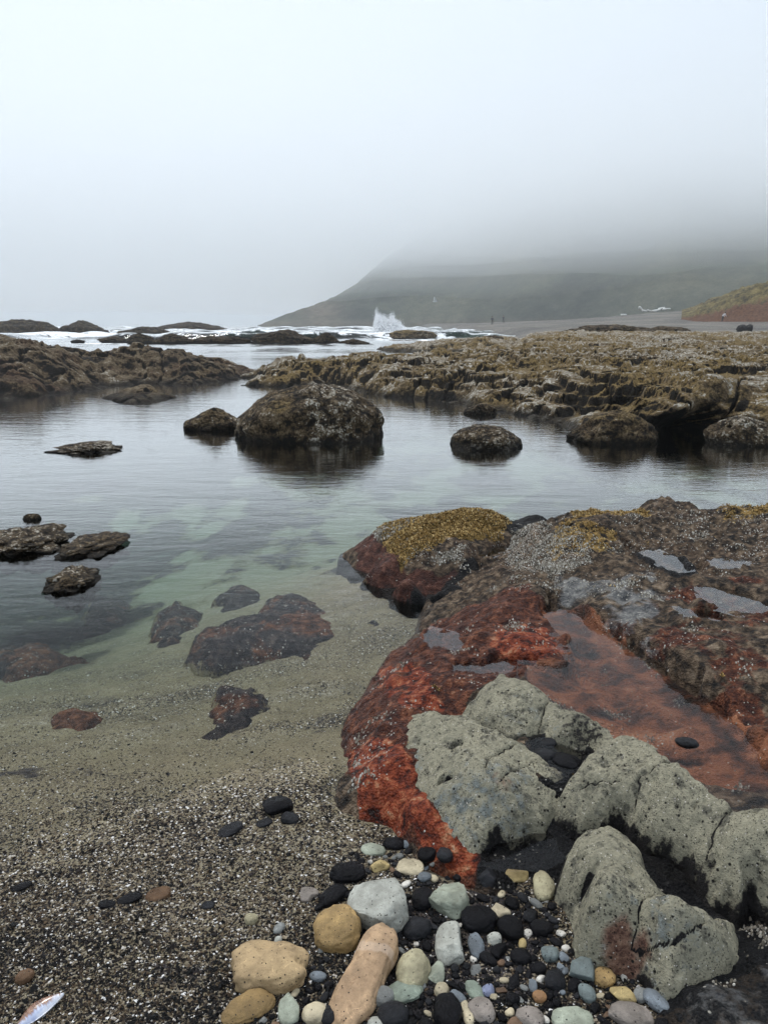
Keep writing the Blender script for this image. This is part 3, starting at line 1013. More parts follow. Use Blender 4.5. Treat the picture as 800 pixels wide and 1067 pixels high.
for key, (out, ctl) in GREY.items():
    ctl = [(a, b, .09 + (c - .09) * {'A': .72, 'B': .72, 'C': .85, 'D': .85}[key]) for a, b, c in ctl]
    hf = px_heights(ctl, (), .06)
    GHF[key] = hf
    poly = []
    for a, b in out:
        x, y = hit(a, b, hf)
        poly.append((x, y))
    poly = np.array(poly)
    cracks = {'A': [[(693, 925), (672, 938), (664, 950), (662, 966), (656, 981)], [(656, 981), (680, 984), (702, 976), (735, 968)]],
              'B': [[(545, 768), (520, 780), (505, 800)], [(575, 792), (545, 800), (520, 815)]],
              'D': [[(694, 792), (675, 805), (665, 815), (664, 832)], [(762, 838), (752, 855), (742, 872), (738, 892)], [(604, 826), (625, 815), (645, 818)]], 'C': [[(572, 722), (566, 745), (560, 762)]]}[key]
    cw = [np.array([hit(a, b, hf) for a, b in c]) for c in cracks]
    pits = {'A': [(612, 922, .016, .03), (606, 898, .008, .015), (655, 910, .012, .014), (716, 980, .045, .03), (647, 880, .012, .014)],
            'B': [(475, 776, .017, .05), (465, 812, .018, .05)], 'C': [], 'D': [(694, 792, .008, .02), (782, 846, .010, .02), (668, 800, .009, .012), (722, 848, .007, .01)]}[key]
    pw = [(*hit(a, b, hf), r, dp) for a, b, r, dp in pits]

    def carve(X, Y, d, cw=cw, pw=pw):
        z = 0 * X
        jx, jy = X + .006 * fbm(X * 40, Y * 40, seed=5, oct=3), Y + .006 * fbm(X * 40 + 3, Y * 40, seed=6, oct=3)
        for c in cw:
            z = z - .009 * np.exp(-(pdist(jx, jy, c) / .0030) ** 2) - .003 * np.exp(-(pdist(jx, jy, c) / .012) ** 2)
        for x, y, r, dp in pw:
            z = z - dp * np.exp(-(((jx - x) ** 2 + ((jy - y) * 1.2) ** 2) / r ** 2) ** 1.6)
        w1, w2 = worley(X * 9, Y * 9, seed=17)
        z = z - .005 * sstep(.06, .0, w2 - w1) * sstep(.1, .3, fbm(X * 6, Y * 6, seed=33))
        w1, w2 = worley(X * 26, Y * 26, seed=18)
        z = z + .006 * (.45 - w1)
        w1, _ = worley(X * 75, Y * 75, seed=9)
        z = z - .0035 * sstep(.32, .1, w1)
        return z

    def at(X, Y, Z, d, key=key, cw=cw, pw=pw):
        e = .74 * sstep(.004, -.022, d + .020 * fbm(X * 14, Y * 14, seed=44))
        for c in cw:
            e = np.maximum(e, .95 * np.exp(-(pdist(X + .006 * fbm(X * 40, Y * 40, seed=5, oct=3), Y + .006 * fbm(X * 40 + 3, Y * 40, seed=6, oct=3), c) / .0024) ** 2))
        for x, y, r, dp in pw:
            if dp > .02:
                e = np.maximum(e, (.95 if r < .03 else .42) * np.exp(-(((X - x) ** 2 + ((Y - y) * 1.2) ** 2) / (r * 1.05) ** 2) ** 2))
        bl = 0 * X + .12
        ru = 0 * X
        if key == 'B':
            x, y = hit(495, 835, GHF['B'])
            bl = .40 * np.exp(-((X - x) / .19) ** 2 - ((Y - y) / .13) ** 2) + .15
            x, y = hit(430, 790, GHF['B'])
            bl = np.maximum(bl, .6 * np.exp(-((X - x) / .06) ** 2 - ((Y - y) / .09) ** 2))
            x, y = hit(528, 822, GHF['B'])
            ru = .62 * np.exp(-((X - x) / .08) ** 2 - ((Y - y) / .04) ** 2)
        if key == 'A':
            x, y = hit(650, 1000, GHF['A'])
            ru = .75 * np.exp(-((X - x) / .07) ** 2 - ((Y - y) / .04) ** 2)
            bl = bl + .35 * np.exp(-((X - hit(690, 1000, GHF['A'])[0]) / .15) ** 2 - ((Y - y) / .09) ** 2)
        if key == 'C':
            x, y = hit(610, 765, GHF['C'])
            e = np.maximum(e, .55 * np.exp(-((X - x) / .12) ** 2 - ((Y - y) / .12) ** 2))
            bl = bl + .15
        if key == 'D':
            x, y = hit(612, 795, GHF['D'])
            e = np.maximum(e, .42 * np.exp(-((X - x) / .05) ** 2 - ((Y - y) / .06) ** 2))
        return dict(edge=e, blue=bl, rust=ru)

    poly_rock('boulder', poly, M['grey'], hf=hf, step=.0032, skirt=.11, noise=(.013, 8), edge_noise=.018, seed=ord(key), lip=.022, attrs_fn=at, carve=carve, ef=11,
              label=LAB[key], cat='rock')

# knob with ochre weed at the back left of the outcrop
KN = px_heights([(356, 575, -.02), (380, 605, -.02), (410, 618, -.02), (450, 630, -.03), (500, 625, .0), (530, 600, .02), (365, 572, .06), (390, 590, .10), (430, 600, .13), (470, 610, .10),
                 (400, 560, .17), (440, 570, .20), (480, 575, .19), (500, 585, .13), (400, 548, .19), (440, 540, .24), (480, 532, .27), (510, 536, .27), (527, 550, .22), (515, 565, .18), (460, 555, .23),
                 (540, 545, .2), (560, 535, .24)],
                [(*P(440, 600, -.25), -.25), (*P(340, 580, -.3), -.3), (*(P(400, 548, .18) + [0, .45]), -.2), (*(P(480, 532, .26) + [0, .45]), -.2), (*(P(540, 535, .2) + [0, .4]), -.2)], .05)


def kn_at(X, Y, Z, d):
    def zone(pts, w, seed, amp=.04):
        pl = ocpoly(pts, KN)
        return sstep(-w, w, sdist(X + amp * fbm(X * 6, Y * 6, seed=seed), Y + amp * fbm(X * 6 + 7, Y * 6, seed=seed + 1), pl))
    och = .95 * zone([(392, 553), (430, 538), (475, 529), (512, 533), (528, 548), (522, 563), (495, 570), (470, 562), (450, 582), (420, 590), (405, 575)], .04, 5)
    wh = .8 * zone([(385, 562), (410, 545), (440, 536), (440, 545), (410, 558), (395, 570)], .03, 7)
    wh = np.maximum(wh, .9 * zone([(445, 580), (470, 570), (485, 575), (478, 590), (455, 592)], .03, 9))
    wh = np.maximum(wh, .45 * zone([(390, 560), (470, 560), (480, 590), (420, 595)], .05, 10))
    mar = .85 * zone([(350, 570), (395, 565), (430, 592), (470, 592), (480, 610), (420, 625), (370, 600)], .05, 11)
    bl = .8 * zone([(425, 600), (480, 590), (520, 575), (540, 600), (480, 640), (430, 635)], .05, 13) 
    bl = np.maximum(bl, .85 * zone([(522, 528), (575, 528), (575, 552), (545, 562), (525, 552)], .04, 15))
    sub = sstep(.012, -.015, Z)
    bl = np.maximum(bl, sub)
    z = 0 * X
    return dict(red=.35 * mar, orange=z, pool=z, ochre=och, white=np.maximum(wh, .22) * (1 - sub), grey=z, black=bl, maroon=mar, wetness=np.clip(mar * .4 + bl * .5, 0, 1))


kpoly = np.vstack([[P(a, b, 0) for a, b in ((352, 575), (378, 606), (410, 620), (450, 634), (500, 640))], [P(545, 585, .1)], [P(580, 540, .2) + [0, .1]], [P(540, 535, .2) + [0, .3]], [P(480, 532, .26) + [0, .33]], [P(400, 548, .18) + [0, .3]]])
poly_rock('boulder', kpoly, M['outcrop'], hf=KN, step=.0075, skirt=.12, noise=(.020, 5), edge_noise=.03, seed=77, lip=.05, attrs_fn=kn_at, fall=4.5,
          carve=lambda X, Y, d: .012 * (.45 - worley(X * 12, Y * 12, seed=2)[0]) + .007 * fbm(X * 26, Y * 26, oct=3, seed=19),
          label='humped rock topped with golden-brown weed above dark red sides, at the pool edge', cat='rock')


# ------------------------------------------------------------------ barnacles on the near rocks
def scatter_cones(name, parent, n, size, seed, attr='white', lo=.5):
    me = parent.data
    nv = len(me.vertices)
    co = np.empty(nv * 3, np.float32)
    me.vertices.foreach_get('co', co)
    co = co.reshape(-1, 3)
    w = np.empty(nv, np.float32)
    me.attributes[attr].data.foreach_get('value', w)
    nm = np.empty(nv * 3, np.float32)
    me.vertices.foreach_get('normal', nm)
    nm = nm.reshape(-1, 3)
    rg = np.random.default_rng(seed)
    patch = fbm(co[:, 0] * 7, co[:, 1] * 7, co[:, 2] * 7, seed=seed)
    wt = np.clip(w - lo + .75 * patch, 0, 1) ** 1.3 * (nm[:, 2] > .15) * (co[:, 2] > .03) * np.linalg.norm(co[:, :2] + np.array(parent.location[:2]), axis=1) ** .6
    ids = rg.choice(nv, n, p=wt / wt.sum())
    k = 6
    ang = np.arange(k) / k * 2 * math.pi
    V, Fc = [], []
    r = size * rg.uniform(.5, 1.4, n)
    c = co[ids] + rg.normal(0, .005, (n, 3)) * [1, 1, .15]
    hh = r * rg.uniform(.6, 1.1, n)
    b = np.stack([c[:, None, 0] + r[:, None] * np.cos(ang), c[:, None, 1] + r[:, None] * np.sin(ang), np.repeat(c[:, 2:3], k, 1) - .003], -1)
    t = np.stack([c[:, None, 0] + .45 * r[:, None] * np.cos(ang), c[:, None, 1] + .45 * r[:, None] * np.sin(ang), np.repeat(c[:, 2:3] + hh[:, None], k, 1)], -1)
    m = np.concatenate([c[:, None, :2], (c[:, 2] + hh * .4)[:, None, None]], -1)
    V = np.concatenate([b, t, m], 1).reshape(-1, 3)
    base = np.arange(n)[:, None, None] * (2 * k + 1)
    i = np.arange(k)
    j = (i + 1) % k
    q = np.concatenate([np.stack([i, j, k + j], -1), np.stack([i, k + j, k + i], -1), np.stack([k + i, k + j, np.full(k, 2 * k)], -1)])
    Fc = (base + q[None]).reshape(-1, 3)
    o = mesh_np(name, V, Fc, M['barnacle'], dict(shade=np.repeat(rg.uniform(0, 1, n), 2 * k + 1)), smooth=False, parent=parent, kind='stuff')
    return o


def mat_barnacle():
    t = NT('barnacle_shell')
    a = t.attr('shade')
    n = t.noise(t.pos(), 150, 3)
    c = t.ramp(a, [(0, (.10, .085, .065)), (.45, (.26, .23, .18)), (.8, (.50, .46, .39)), (1, (.72, .70, .64))])
    t.pbr(t.mix(.4, c, t.mix(1.0, c, t.ramp(n, [(.3, (.4, .4, .4)), (.7, (1.2, 1.2, 1.2))]), 'MULTIPLY')), .75, spec=.25)
    return t.m


M['barnacle'] = mat_barnacle()
scatter_cones('barnacles', outcrop, 10000, .0034, 3, lo=.53)
knob = bpy.data.objects['boulder.004']
scatter_cones('barnacles', knob, 3000, .0042, 4, lo=.48)


def scatter_weed(name, parent, n, size, seed, attr='ochre', lo=.45):
    """short bushy fronds of rockweed"""
    me = parent.data
    nv = len(me.vertices)
    co = np.empty(nv * 3, np.float32)
    me.vertices.foreach_get('co', co)
    co = co.reshape(-1, 3)
    w = np.empty(nv, np.float32)
    me.attributes[attr].data.foreach_get('value', w)
    rg = np.random.default_rng(seed)
    patch = fbm(co[:, 0] * 9, co[:, 1] * 9, co[:, 2] * 9, seed=seed)
    wt = np.clip(w - lo + .5 * patch, 0, 1) * (co[:, 2] > .06)
    ids = rg.choice(nv, n, p=wt / wt.sum())
    b = 5
    c = np.repeat(co[ids] + rg.normal(0, .006, (n, 3)) * [1, 1, .1], b, 0)
    m = n * b
    az = rg.uniform(0, 2 * math.pi, m)
    ln = size * rg.uniform(.5, 1.3, m)
    lean = rg.uniform(.3, 1.3, m)
    wd = ln * rg.uniform(.16, .30, m)
    dx, dy = np.cos(az), np.sin(az)
    tip = c + np.stack([dx * np.sin(lean), dy * np.sin(lean), np.cos(lean)], -1) * ln[:, None]
    mid = c + (tip - c) * .6 + np.array([0, 0, 1]) * (ln * .12)[:, None]
    sd = np.stack([-dy, dx, 0 * dx], -1) * wd[:, None]
    V = np.stack([c - sd * .4, c + sd * .4, mid + sd, mid - sd, tip], 1).reshape(-1, 3)
    i = np.arange(m)[:, None, None] * 5
    Fc = (i + np.array([[0, 1, 2], [0, 2, 3], [3, 2, 4]])[None]).reshape(-1, 3)
    return mesh_np(name, V, Fc, M['weed'], dict(shade=np.repeat(rg.uniform(0, 1, m), 5)), smooth=False, parent=parent, kind='stuff')


_t = NT('rockweed')
_t.pbr(_t.ramp(_t.attr('shade'), [(0, (.055, .036, .013)), (.35, (.20, .122, .038)), (.7, (.39, .255, .085)), (1, (.57, .44, .21))]), .7, spec=.2)
M['weed'] = _t.m
scatter_weed('rockweed', knob, 5200, .013, 8)
scatter_weed('rockweed', outcrop, 3600, .012, 9)

# ------------------------------------------------------------------ rocks lying in the pool
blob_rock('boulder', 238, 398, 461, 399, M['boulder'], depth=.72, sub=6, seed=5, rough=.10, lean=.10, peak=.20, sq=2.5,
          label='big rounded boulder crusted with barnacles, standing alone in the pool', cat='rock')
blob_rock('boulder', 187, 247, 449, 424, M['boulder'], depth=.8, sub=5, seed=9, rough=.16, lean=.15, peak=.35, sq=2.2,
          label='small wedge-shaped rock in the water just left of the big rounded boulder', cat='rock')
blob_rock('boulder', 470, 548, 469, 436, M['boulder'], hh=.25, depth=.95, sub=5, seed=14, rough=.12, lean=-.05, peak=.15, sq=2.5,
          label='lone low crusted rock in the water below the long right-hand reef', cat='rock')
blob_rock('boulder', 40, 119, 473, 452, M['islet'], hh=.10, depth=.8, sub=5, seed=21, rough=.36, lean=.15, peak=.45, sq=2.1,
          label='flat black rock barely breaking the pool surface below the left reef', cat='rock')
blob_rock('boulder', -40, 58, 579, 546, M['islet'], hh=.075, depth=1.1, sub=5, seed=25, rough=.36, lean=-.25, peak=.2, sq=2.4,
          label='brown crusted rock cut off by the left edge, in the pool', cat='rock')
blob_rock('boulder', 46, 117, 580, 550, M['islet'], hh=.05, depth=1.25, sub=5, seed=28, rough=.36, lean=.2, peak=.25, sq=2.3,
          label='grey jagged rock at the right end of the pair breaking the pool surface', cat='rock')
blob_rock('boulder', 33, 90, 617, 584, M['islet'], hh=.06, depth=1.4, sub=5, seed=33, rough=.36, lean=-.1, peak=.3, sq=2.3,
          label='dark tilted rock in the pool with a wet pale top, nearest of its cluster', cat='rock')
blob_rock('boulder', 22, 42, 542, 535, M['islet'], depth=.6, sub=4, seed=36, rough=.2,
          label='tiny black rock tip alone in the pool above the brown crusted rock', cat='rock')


def sub_rock(outline, top, label, seed, rust, H=.10, z=-.10):
    pl = np.array([P(a, b, z) for a, b in outline])
    c = pl.mean(0)
    base = float(ground_z(c[0:1], c[1:2])[0])

    def at(X, Y, Z, d):
        cx, cy = P(rust[0], rust[1], z)
        return dict(rust=np.maximum(rust[3] * np.exp(-(((X - cx) ** 2 + (Y - cy) ** 2) / rust[2] ** 2)) + rust[4], .42), silt=.12 + .62 * sstep(.07, -.02, d))
    poly_rock('submerged_rock', pl, M['sub'], hf=None, z0=base - .02, H=H + .02, w=.09, step=.008, skirt=.06, noise=(.022, 5), edge_noise=.05, seed=seed, lip=.02, attrs_fn=at, ef=6,
              label=label, cat='rock')


sub_rock([(195, 657), (225, 645), (262, 640), (275, 618), (318, 617), (345, 630), (368, 650), (358, 680), (330, 690), (312, 708), (295, 690), (262, 687), (225, 697), (206, 690)], .1,
         'largest sunken slab under the shallow water, brown and slate, left of the outcrop', 51, (330, 655, .22, .8, .12), .10, -.1)
sub_rock([(150, 632), (160, 612), (185, 600), (215, 612), (208, 632), (195, 655), (170, 655), (150, 645)], .1,
         'slate-dark sunken rock left of the largest sunken slab, dusted with pale grit', 53, (170, 640, .1, .3, .0), .09, -.14)
sub_rock([(212, 718), (232, 708), (262, 712), (285, 722), (278, 742), (255, 760), (240, 785), (208, 783), (205, 765), (218, 742)], .1,
         'angular black sunken rock nearest the shore, with pale shell grit on its back', 57, (212, 725, .06, .9, .0), .07, -.05)
sub_rock([(197, 730), (212, 722), (214, 738), (202, 742)], .1, 'small rusty sunken stone touching the angular black sunken rock', 59, (205, 732, .1, .9, .2), .04, -.05)
sub_rock([(45, 748), (60, 735), (95, 733), (112, 742), (108, 755), (80, 764), (52, 760)], .1,
         'faint brown sunken rock in the green shallows at left', 61, (80, 748, .2, .7, .3), .05, -.1)
sub_rock([(-60, 668), (-20, 640), (40, 632), (75, 640), (115, 656), (95, 664), (50, 664), (0, 672)], .1,
         'reddish sunken ledge running in from the left side of the pool', 63, (80, 655, .5, .7, .2), .12, -.16)
sub_rock([(218, 606), (240, 594), (270, 598), (285, 610), (262, 620), (238, 622)], .1,
         'dark sunken rock just behind the largest sunken slab', 67, (300, 600, .1, .3, .0), .08, -.16)
sub_rock([(90, 570), (130, 580), (140, 605), (110, 622), (60, 618), (80, 600)], .1,
         'dark sunken ledge beside the tilted rock at the left of the pool', 69, (100, 600, .1, .3, .0), .10, -.2)
sub_rock([(378, 648), (395, 642), (404, 650), (390, 656)], .1, 'small dark stone lying alone under water between slab and outcrop', 71, (300, 600, .1, .3, .0), .03, -.06)


# ------------------------------------------------------------------ reefs
def reef(name, front, back, ctl, mat, grid, seed, k=.55, amp=1.0, over=None, c=1.0, edge=.4, ledge=.75, **tags):
    poly = np.vstack([[P(a, b, 0) for a, b in front], back])
    pts = []
    for px, py, z in ctl:
        x, y = P(px, py, z)
        pts.append((x, y, z))
    hf = Heights(pts, c)
    X, Y = polar(*grid)
    R = np.hypot(X, Y)
    jx = X + edge * fbm(X * .9, Y * .9, seed=seed + 1)
    jy = Y + edge * fbm(X * .9 + 3, Y * .9, seed=seed + 2)
    d = sdist(jx, jy, poly)
    qx, qy = .55 * fbm(X * .8, Y * .6, seed=seed + 40), .55 * fbm(X * .8 + 5, Y * .6, seed=seed + 41)
    w1, w2 = worley(X * .9 + qx, Y * .55 + qy, seed=seed)
    v1, v2 = worley(X * 4.2 + 2 * qx, Y * 3.6 + 2 * qy, seed=seed + 4)
    u1, u2 = worley(X * 1.7 + 1.3 * qx, Y * 1.5 + 1.3 * qy, seed=seed + 6)
    rel = .12 * (.55 - w1) + .11 * (.5 - u1) + .075 * (.5 - v1) + .11 * (ridged(X * 1.3, Y * 1.5, oct=5, seed=seed + 9, gain=.6) - 1.3) + .05 * fbm(X * 5, Y * 5, oct=4, seed=seed + 8)
    crev = sstep(.16, .0, u2 - u1) * sstep(-.1, .15, fbm(X * .8, Y * .6, seed=seed + 3)) + .8 * sstep(.12, 0, w2 - w1)
    n = amp * (.20 * fbm(X * .55, Y * .4, oct=4, seed=seed) + 1.0 * rel - .17 * np.clip(crev, 0, 1))
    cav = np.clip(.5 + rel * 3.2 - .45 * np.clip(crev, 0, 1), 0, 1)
    top = hf(X, Y) + n * sstep(0, 1.2, d + .5)
    hs = .17
    tt = top / hs + .9 * fbm(X * .5, Y * .45, oct=3, seed=seed + 60)
    fl = np.floor(tt)
    top = top + ledge * (hs * (fl + sstep(.50, .93, tt - fl)) - hs * tt)
    Z = smin(top, -.05 + k * d + n * .6, .12)
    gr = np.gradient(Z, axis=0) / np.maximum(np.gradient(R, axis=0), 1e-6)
    cav = np.clip(cav + .10 - .55 * sstep(.35, 1.0, gr) - .15 * sstep(-.1, -.6, gr), 0, 1)  # steep faces darkened through the colour: painted shade plus dark algae
    Z = np.maximum(Z, -.5)
    if over is not None:
        Y = over(X, Y, Z)
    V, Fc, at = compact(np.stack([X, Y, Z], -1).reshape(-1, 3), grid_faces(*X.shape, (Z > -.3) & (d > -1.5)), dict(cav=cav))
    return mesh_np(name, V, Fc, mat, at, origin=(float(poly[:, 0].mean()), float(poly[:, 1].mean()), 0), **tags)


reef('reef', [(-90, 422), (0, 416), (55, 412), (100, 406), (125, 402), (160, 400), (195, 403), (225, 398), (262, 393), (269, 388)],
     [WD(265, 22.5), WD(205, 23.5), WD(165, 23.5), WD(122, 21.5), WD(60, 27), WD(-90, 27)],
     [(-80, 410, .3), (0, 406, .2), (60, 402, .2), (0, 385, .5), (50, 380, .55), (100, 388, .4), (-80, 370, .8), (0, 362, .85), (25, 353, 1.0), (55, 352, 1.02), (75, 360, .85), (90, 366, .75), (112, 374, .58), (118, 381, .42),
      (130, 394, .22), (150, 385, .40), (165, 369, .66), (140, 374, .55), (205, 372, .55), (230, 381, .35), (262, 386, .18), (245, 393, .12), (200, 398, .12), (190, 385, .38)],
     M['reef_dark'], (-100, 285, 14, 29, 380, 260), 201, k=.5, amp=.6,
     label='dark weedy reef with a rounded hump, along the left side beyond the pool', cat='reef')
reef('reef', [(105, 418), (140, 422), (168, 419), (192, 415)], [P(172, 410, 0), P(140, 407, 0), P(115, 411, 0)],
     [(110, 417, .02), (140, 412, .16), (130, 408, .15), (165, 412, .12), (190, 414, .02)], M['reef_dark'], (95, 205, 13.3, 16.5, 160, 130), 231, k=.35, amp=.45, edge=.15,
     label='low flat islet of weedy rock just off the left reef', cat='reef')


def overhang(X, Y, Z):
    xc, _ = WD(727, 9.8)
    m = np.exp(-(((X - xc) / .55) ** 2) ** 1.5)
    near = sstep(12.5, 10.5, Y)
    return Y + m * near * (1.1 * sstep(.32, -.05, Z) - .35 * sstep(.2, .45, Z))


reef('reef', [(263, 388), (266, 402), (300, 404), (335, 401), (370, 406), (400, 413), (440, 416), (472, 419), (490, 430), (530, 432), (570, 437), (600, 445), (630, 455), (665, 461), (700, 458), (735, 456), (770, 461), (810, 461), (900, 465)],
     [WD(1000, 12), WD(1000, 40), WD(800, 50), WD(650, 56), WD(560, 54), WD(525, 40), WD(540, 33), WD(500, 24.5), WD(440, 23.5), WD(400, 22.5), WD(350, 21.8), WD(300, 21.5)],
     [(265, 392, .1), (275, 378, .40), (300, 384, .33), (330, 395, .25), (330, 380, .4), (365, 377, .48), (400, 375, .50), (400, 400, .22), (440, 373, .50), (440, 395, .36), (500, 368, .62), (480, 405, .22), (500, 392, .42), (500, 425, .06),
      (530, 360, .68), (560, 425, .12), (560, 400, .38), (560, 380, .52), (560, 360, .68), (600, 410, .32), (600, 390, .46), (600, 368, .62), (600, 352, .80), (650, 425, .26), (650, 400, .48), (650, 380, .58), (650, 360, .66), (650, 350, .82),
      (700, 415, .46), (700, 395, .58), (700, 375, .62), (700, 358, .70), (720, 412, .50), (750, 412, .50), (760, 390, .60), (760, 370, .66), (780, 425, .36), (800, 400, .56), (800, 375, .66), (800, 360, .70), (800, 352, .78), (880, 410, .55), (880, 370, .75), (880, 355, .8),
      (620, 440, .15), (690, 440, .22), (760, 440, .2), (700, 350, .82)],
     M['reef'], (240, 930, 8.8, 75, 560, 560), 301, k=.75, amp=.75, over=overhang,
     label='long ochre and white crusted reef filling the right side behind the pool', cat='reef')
blob_rock('boulder', 600, 697, 463, 427, M['boulder'], depth=.6, sub=5, seed=41, rough=.14, lean=-.05, peak=.3, sq=2.3,
          label='grey humped boulder at the water edge, left of the black hollow under the reef', cat='rock')
blob_rock('boulder', 744, 830, 465, 432, M['boulder'], depth=.6, sub=5, seed=44, rough=.14, lean=-.15, peak=.25, sq=2.3,
          label='pale-topped boulder at the water edge, right of the black hollow under the reef', cat='rock')
blob_rock('boulder', 484, 520, 432, 420, M['boulder'], depth=.6, sub=4, seed=47, rough=.2, peak=.3,
          label='small crusted rock at the reef foot directly above the lone low rock', cat='rock')
# tongues beyond
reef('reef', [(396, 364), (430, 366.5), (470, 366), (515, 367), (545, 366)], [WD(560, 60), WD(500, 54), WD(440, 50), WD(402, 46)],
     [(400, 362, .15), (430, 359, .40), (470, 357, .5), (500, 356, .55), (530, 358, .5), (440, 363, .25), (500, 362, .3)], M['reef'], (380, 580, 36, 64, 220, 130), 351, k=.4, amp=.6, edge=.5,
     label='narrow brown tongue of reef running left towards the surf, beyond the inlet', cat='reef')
blob_rock('boulder', 495, 531, 363, 349, M['reef_dark'], depth=.6, sub=5, seed=51, rough=.2, peak=.2,
          label='black boulder on the brown tongue of reef beyond the inlet', cat='rock')
for a, b, y0, y1, s, lab in ((403, 456, 353, 343.5, 61, 'flat-topped brown rock in the surf directly below the splash'),):
    blob_rock('sea_rock', a, b, y0, y1, M['reef'], depth=.5, sub=5, seed=s, rough=.12, sq=3.2, far=True, label=lab, cat='rock')
for a, b, y0, y1, s, pk, lab in (
        (-25, 58, 349, 332.5, 71, .15, 'long hazy sea stack low on the horizon at the left edge, surf in front'),
        (52, 110, 349.5, 333.5, 73, .30, 'dome-shaped grey sea rock beside the white surf, far left'),
        (28, 58, 350, 339, 74, .3, 'low dark sea rock in front of the long hazy stack at far left'),
        (118, 180, 350, 340, 77, .3, 'flat grey sea rock, hazy, behind the black jagged ones'),
        (150, 238, 346, 335, 79, .35, 'hazy far sea rock on the horizon left of the headland'),
        (100, 133, 356, 350, 81, .3, 'low black sea rock at the left end of the dark chain'),
        (128, 162, 357, 346, 83, .4, 'black jagged sea rock second from the left in the dark chain'),
        (156, 200, 357.5, 347, 87, .4, 'black broad sea rock in the middle of the left dark chain'),
        (192, 262, 358, 350, 89, .2, 'long low black sea rock linking the two humps of the chain'),
        (256, 326, 358.5, 343, 91, .35, 'largest humped black sea rock in the chain, below the headland tip'),
        (320, 357, 358.5, 346, 93, .4, 'pointed dark sea rock right of the largest humped one'),
        (350, 386, 359, 353, 97, .2, 'low brown sea rock at the right end of the dark chain'),
        (348, 392, 352, 346.5, 99, .35, 'small grey sea rock in the foam left of the splash'),
        (300, 345, 350, 345, 101, .3, 'half-sunk sea rock in the surf behind the largest humped one'),
        (72, 88, 356, 353.5, 103, .3, 'tiny black rock alone in the foam beyond the left reef')):
    blob_rock('sea_rock', a, b, y0, y1, M['reef_far'], depth=.45, sub=5, seed=s, rough=.24, peak=pk, sq=2.4, far=True, label=lab, cat='rock')


# ------------------------------------------------------------------ water surface
def build_water():
    th = np.linspace(-1.0, 1.0, 640)
    r = np.concatenate([np.exp(np.linspace(math.log(1.0), math.log(30), 150)), np.exp(np.linspace(math.log(30.3), math.log(260), 420)), np.exp(np.linspace(math.log(262), math.log(9000), 70))])
    R, T = np.meshgrid(r, th, indexing='ij')
    X, Y = R * np.sin(T), R * np.cos(T)
    amp = sstep(22, 60, Y) * sstep(4000, 700, Y)
    sw = .22 * gnoise(X * .035, Y * .13, seed=2) + .10 * gnoise(X * .12, Y * .32, seed=3) + .05 * fbm(X * .35, Y * .8, oct=3, seed=4)
    crest = ridged(X * .022 + .2 * gnoise(X * .05, Y * .05, seed=8), Y * .05, oct=2, seed=6)
    brk = sstep(1.12, 1.42, crest) * sstep(58, 75, Y) * sstep(420, 200, Y)
    Z = amp * (sw + .75 * brk * (.7 + .6 * gnoise(X * .3, Y * .3, seed=12)))
    Z = np.minimum(Z, .9)
    foam = .52 * brk * sstep(58, 80, Y) + .10 * sstep(50, 75, Y) * sstep(500, 150, Y)
    for cx, cy, a, b in SEA_ROCKS:
        if cy < 40:
            continue
        e = np.sqrt(((X - cx) / (a * 1.35 + .8)) ** 2 + ((Y - cy) / (b * 2.2 + 3)) ** 2)
        foam = np.maximum(foam, .62 * sstep(1.5, .8, e) * sstep(50, 62, cy) + .0 * e)
    # wash round the splash and in the inlet in front of the left rocks
    for px, D, sx, sy, w in ((405, 82, 8, 10, 1.0), (430, 66, 5, 3.5, .8), (20, 86, 10, 8, .95), (120, 82, 9, 12, .95), (20, 60, 9, 10, .55), (340, 110, 14, 16, .55), (210, 120, 30, 20, .50), (180, 75, 8, 5, .5)):
        x, y = WD(px, D)
        foam = np.maximum(foam, w * np.exp(-((X - x) / sx) ** 2 - ((Y - y) / sy) ** 2))
    foam = np.maximum(foam, .16 * sstep(24, 34, Y) * sstep(75, 50, Y))
    n = X.size
    V = np.stack([X, Y, Z], -1).reshape(-1, 3)
    Fc = grid_faces(*X.shape)
    # close the body: a skirt and a floor far below the sea bed
    nr, nt = X.shape
    i = np.arange(nr * nt).reshape(nr, nt)
    ring = np.concatenate([i[0, :], i[1:, -1], i[-1, -2::-1], i[-2:0:-1, 0]])
    low = V[ring].copy()
    low[:, 2] = -4.5
    k = len(ring)
    j = np.arange(k)
    side = np.stack([ring[j], n + j, n + (j + 1) % k, ring[(j + 1) % k]], -1)
    V = np.vstack([V, low, [[0, 40, -4.5]]])
    side2 = np.stack([n + j, np.full(k, n + k), n + (j + 1) % k], -1)
    fo = np.concatenate([foam.ravel(), np.zeros(k + 1)])
    me = bpy.data.meshes.new('water')
    faces = [tuple(f) for f in np.vstack([Fc, side]).tolist()] + [tuple(f) for f in side2.tolist()]
    me.from_pydata(V.tolist(), [], faces)
    me.polygons.foreach_set('use_smooth', np.concatenate([np.ones(len(Fc), bool), np.zeros(len(side) + len(side2), bool)]))
    a = me.attributes.new('foam', 'FLOAT', 'POINT')
    a.data.foreach_set('value', fo.astype(np.float32))
    bm = bmesh.new()
    bm.from_mesh(me)
    bmesh.ops.recalc_face_normals(bm, faces=bm.faces)
    bm.to_mesh(me)
    bm.free()
    me.materials.append(M['water'])
    link(bpy.data.objects.new('water', me), kind='structure')


build_water()


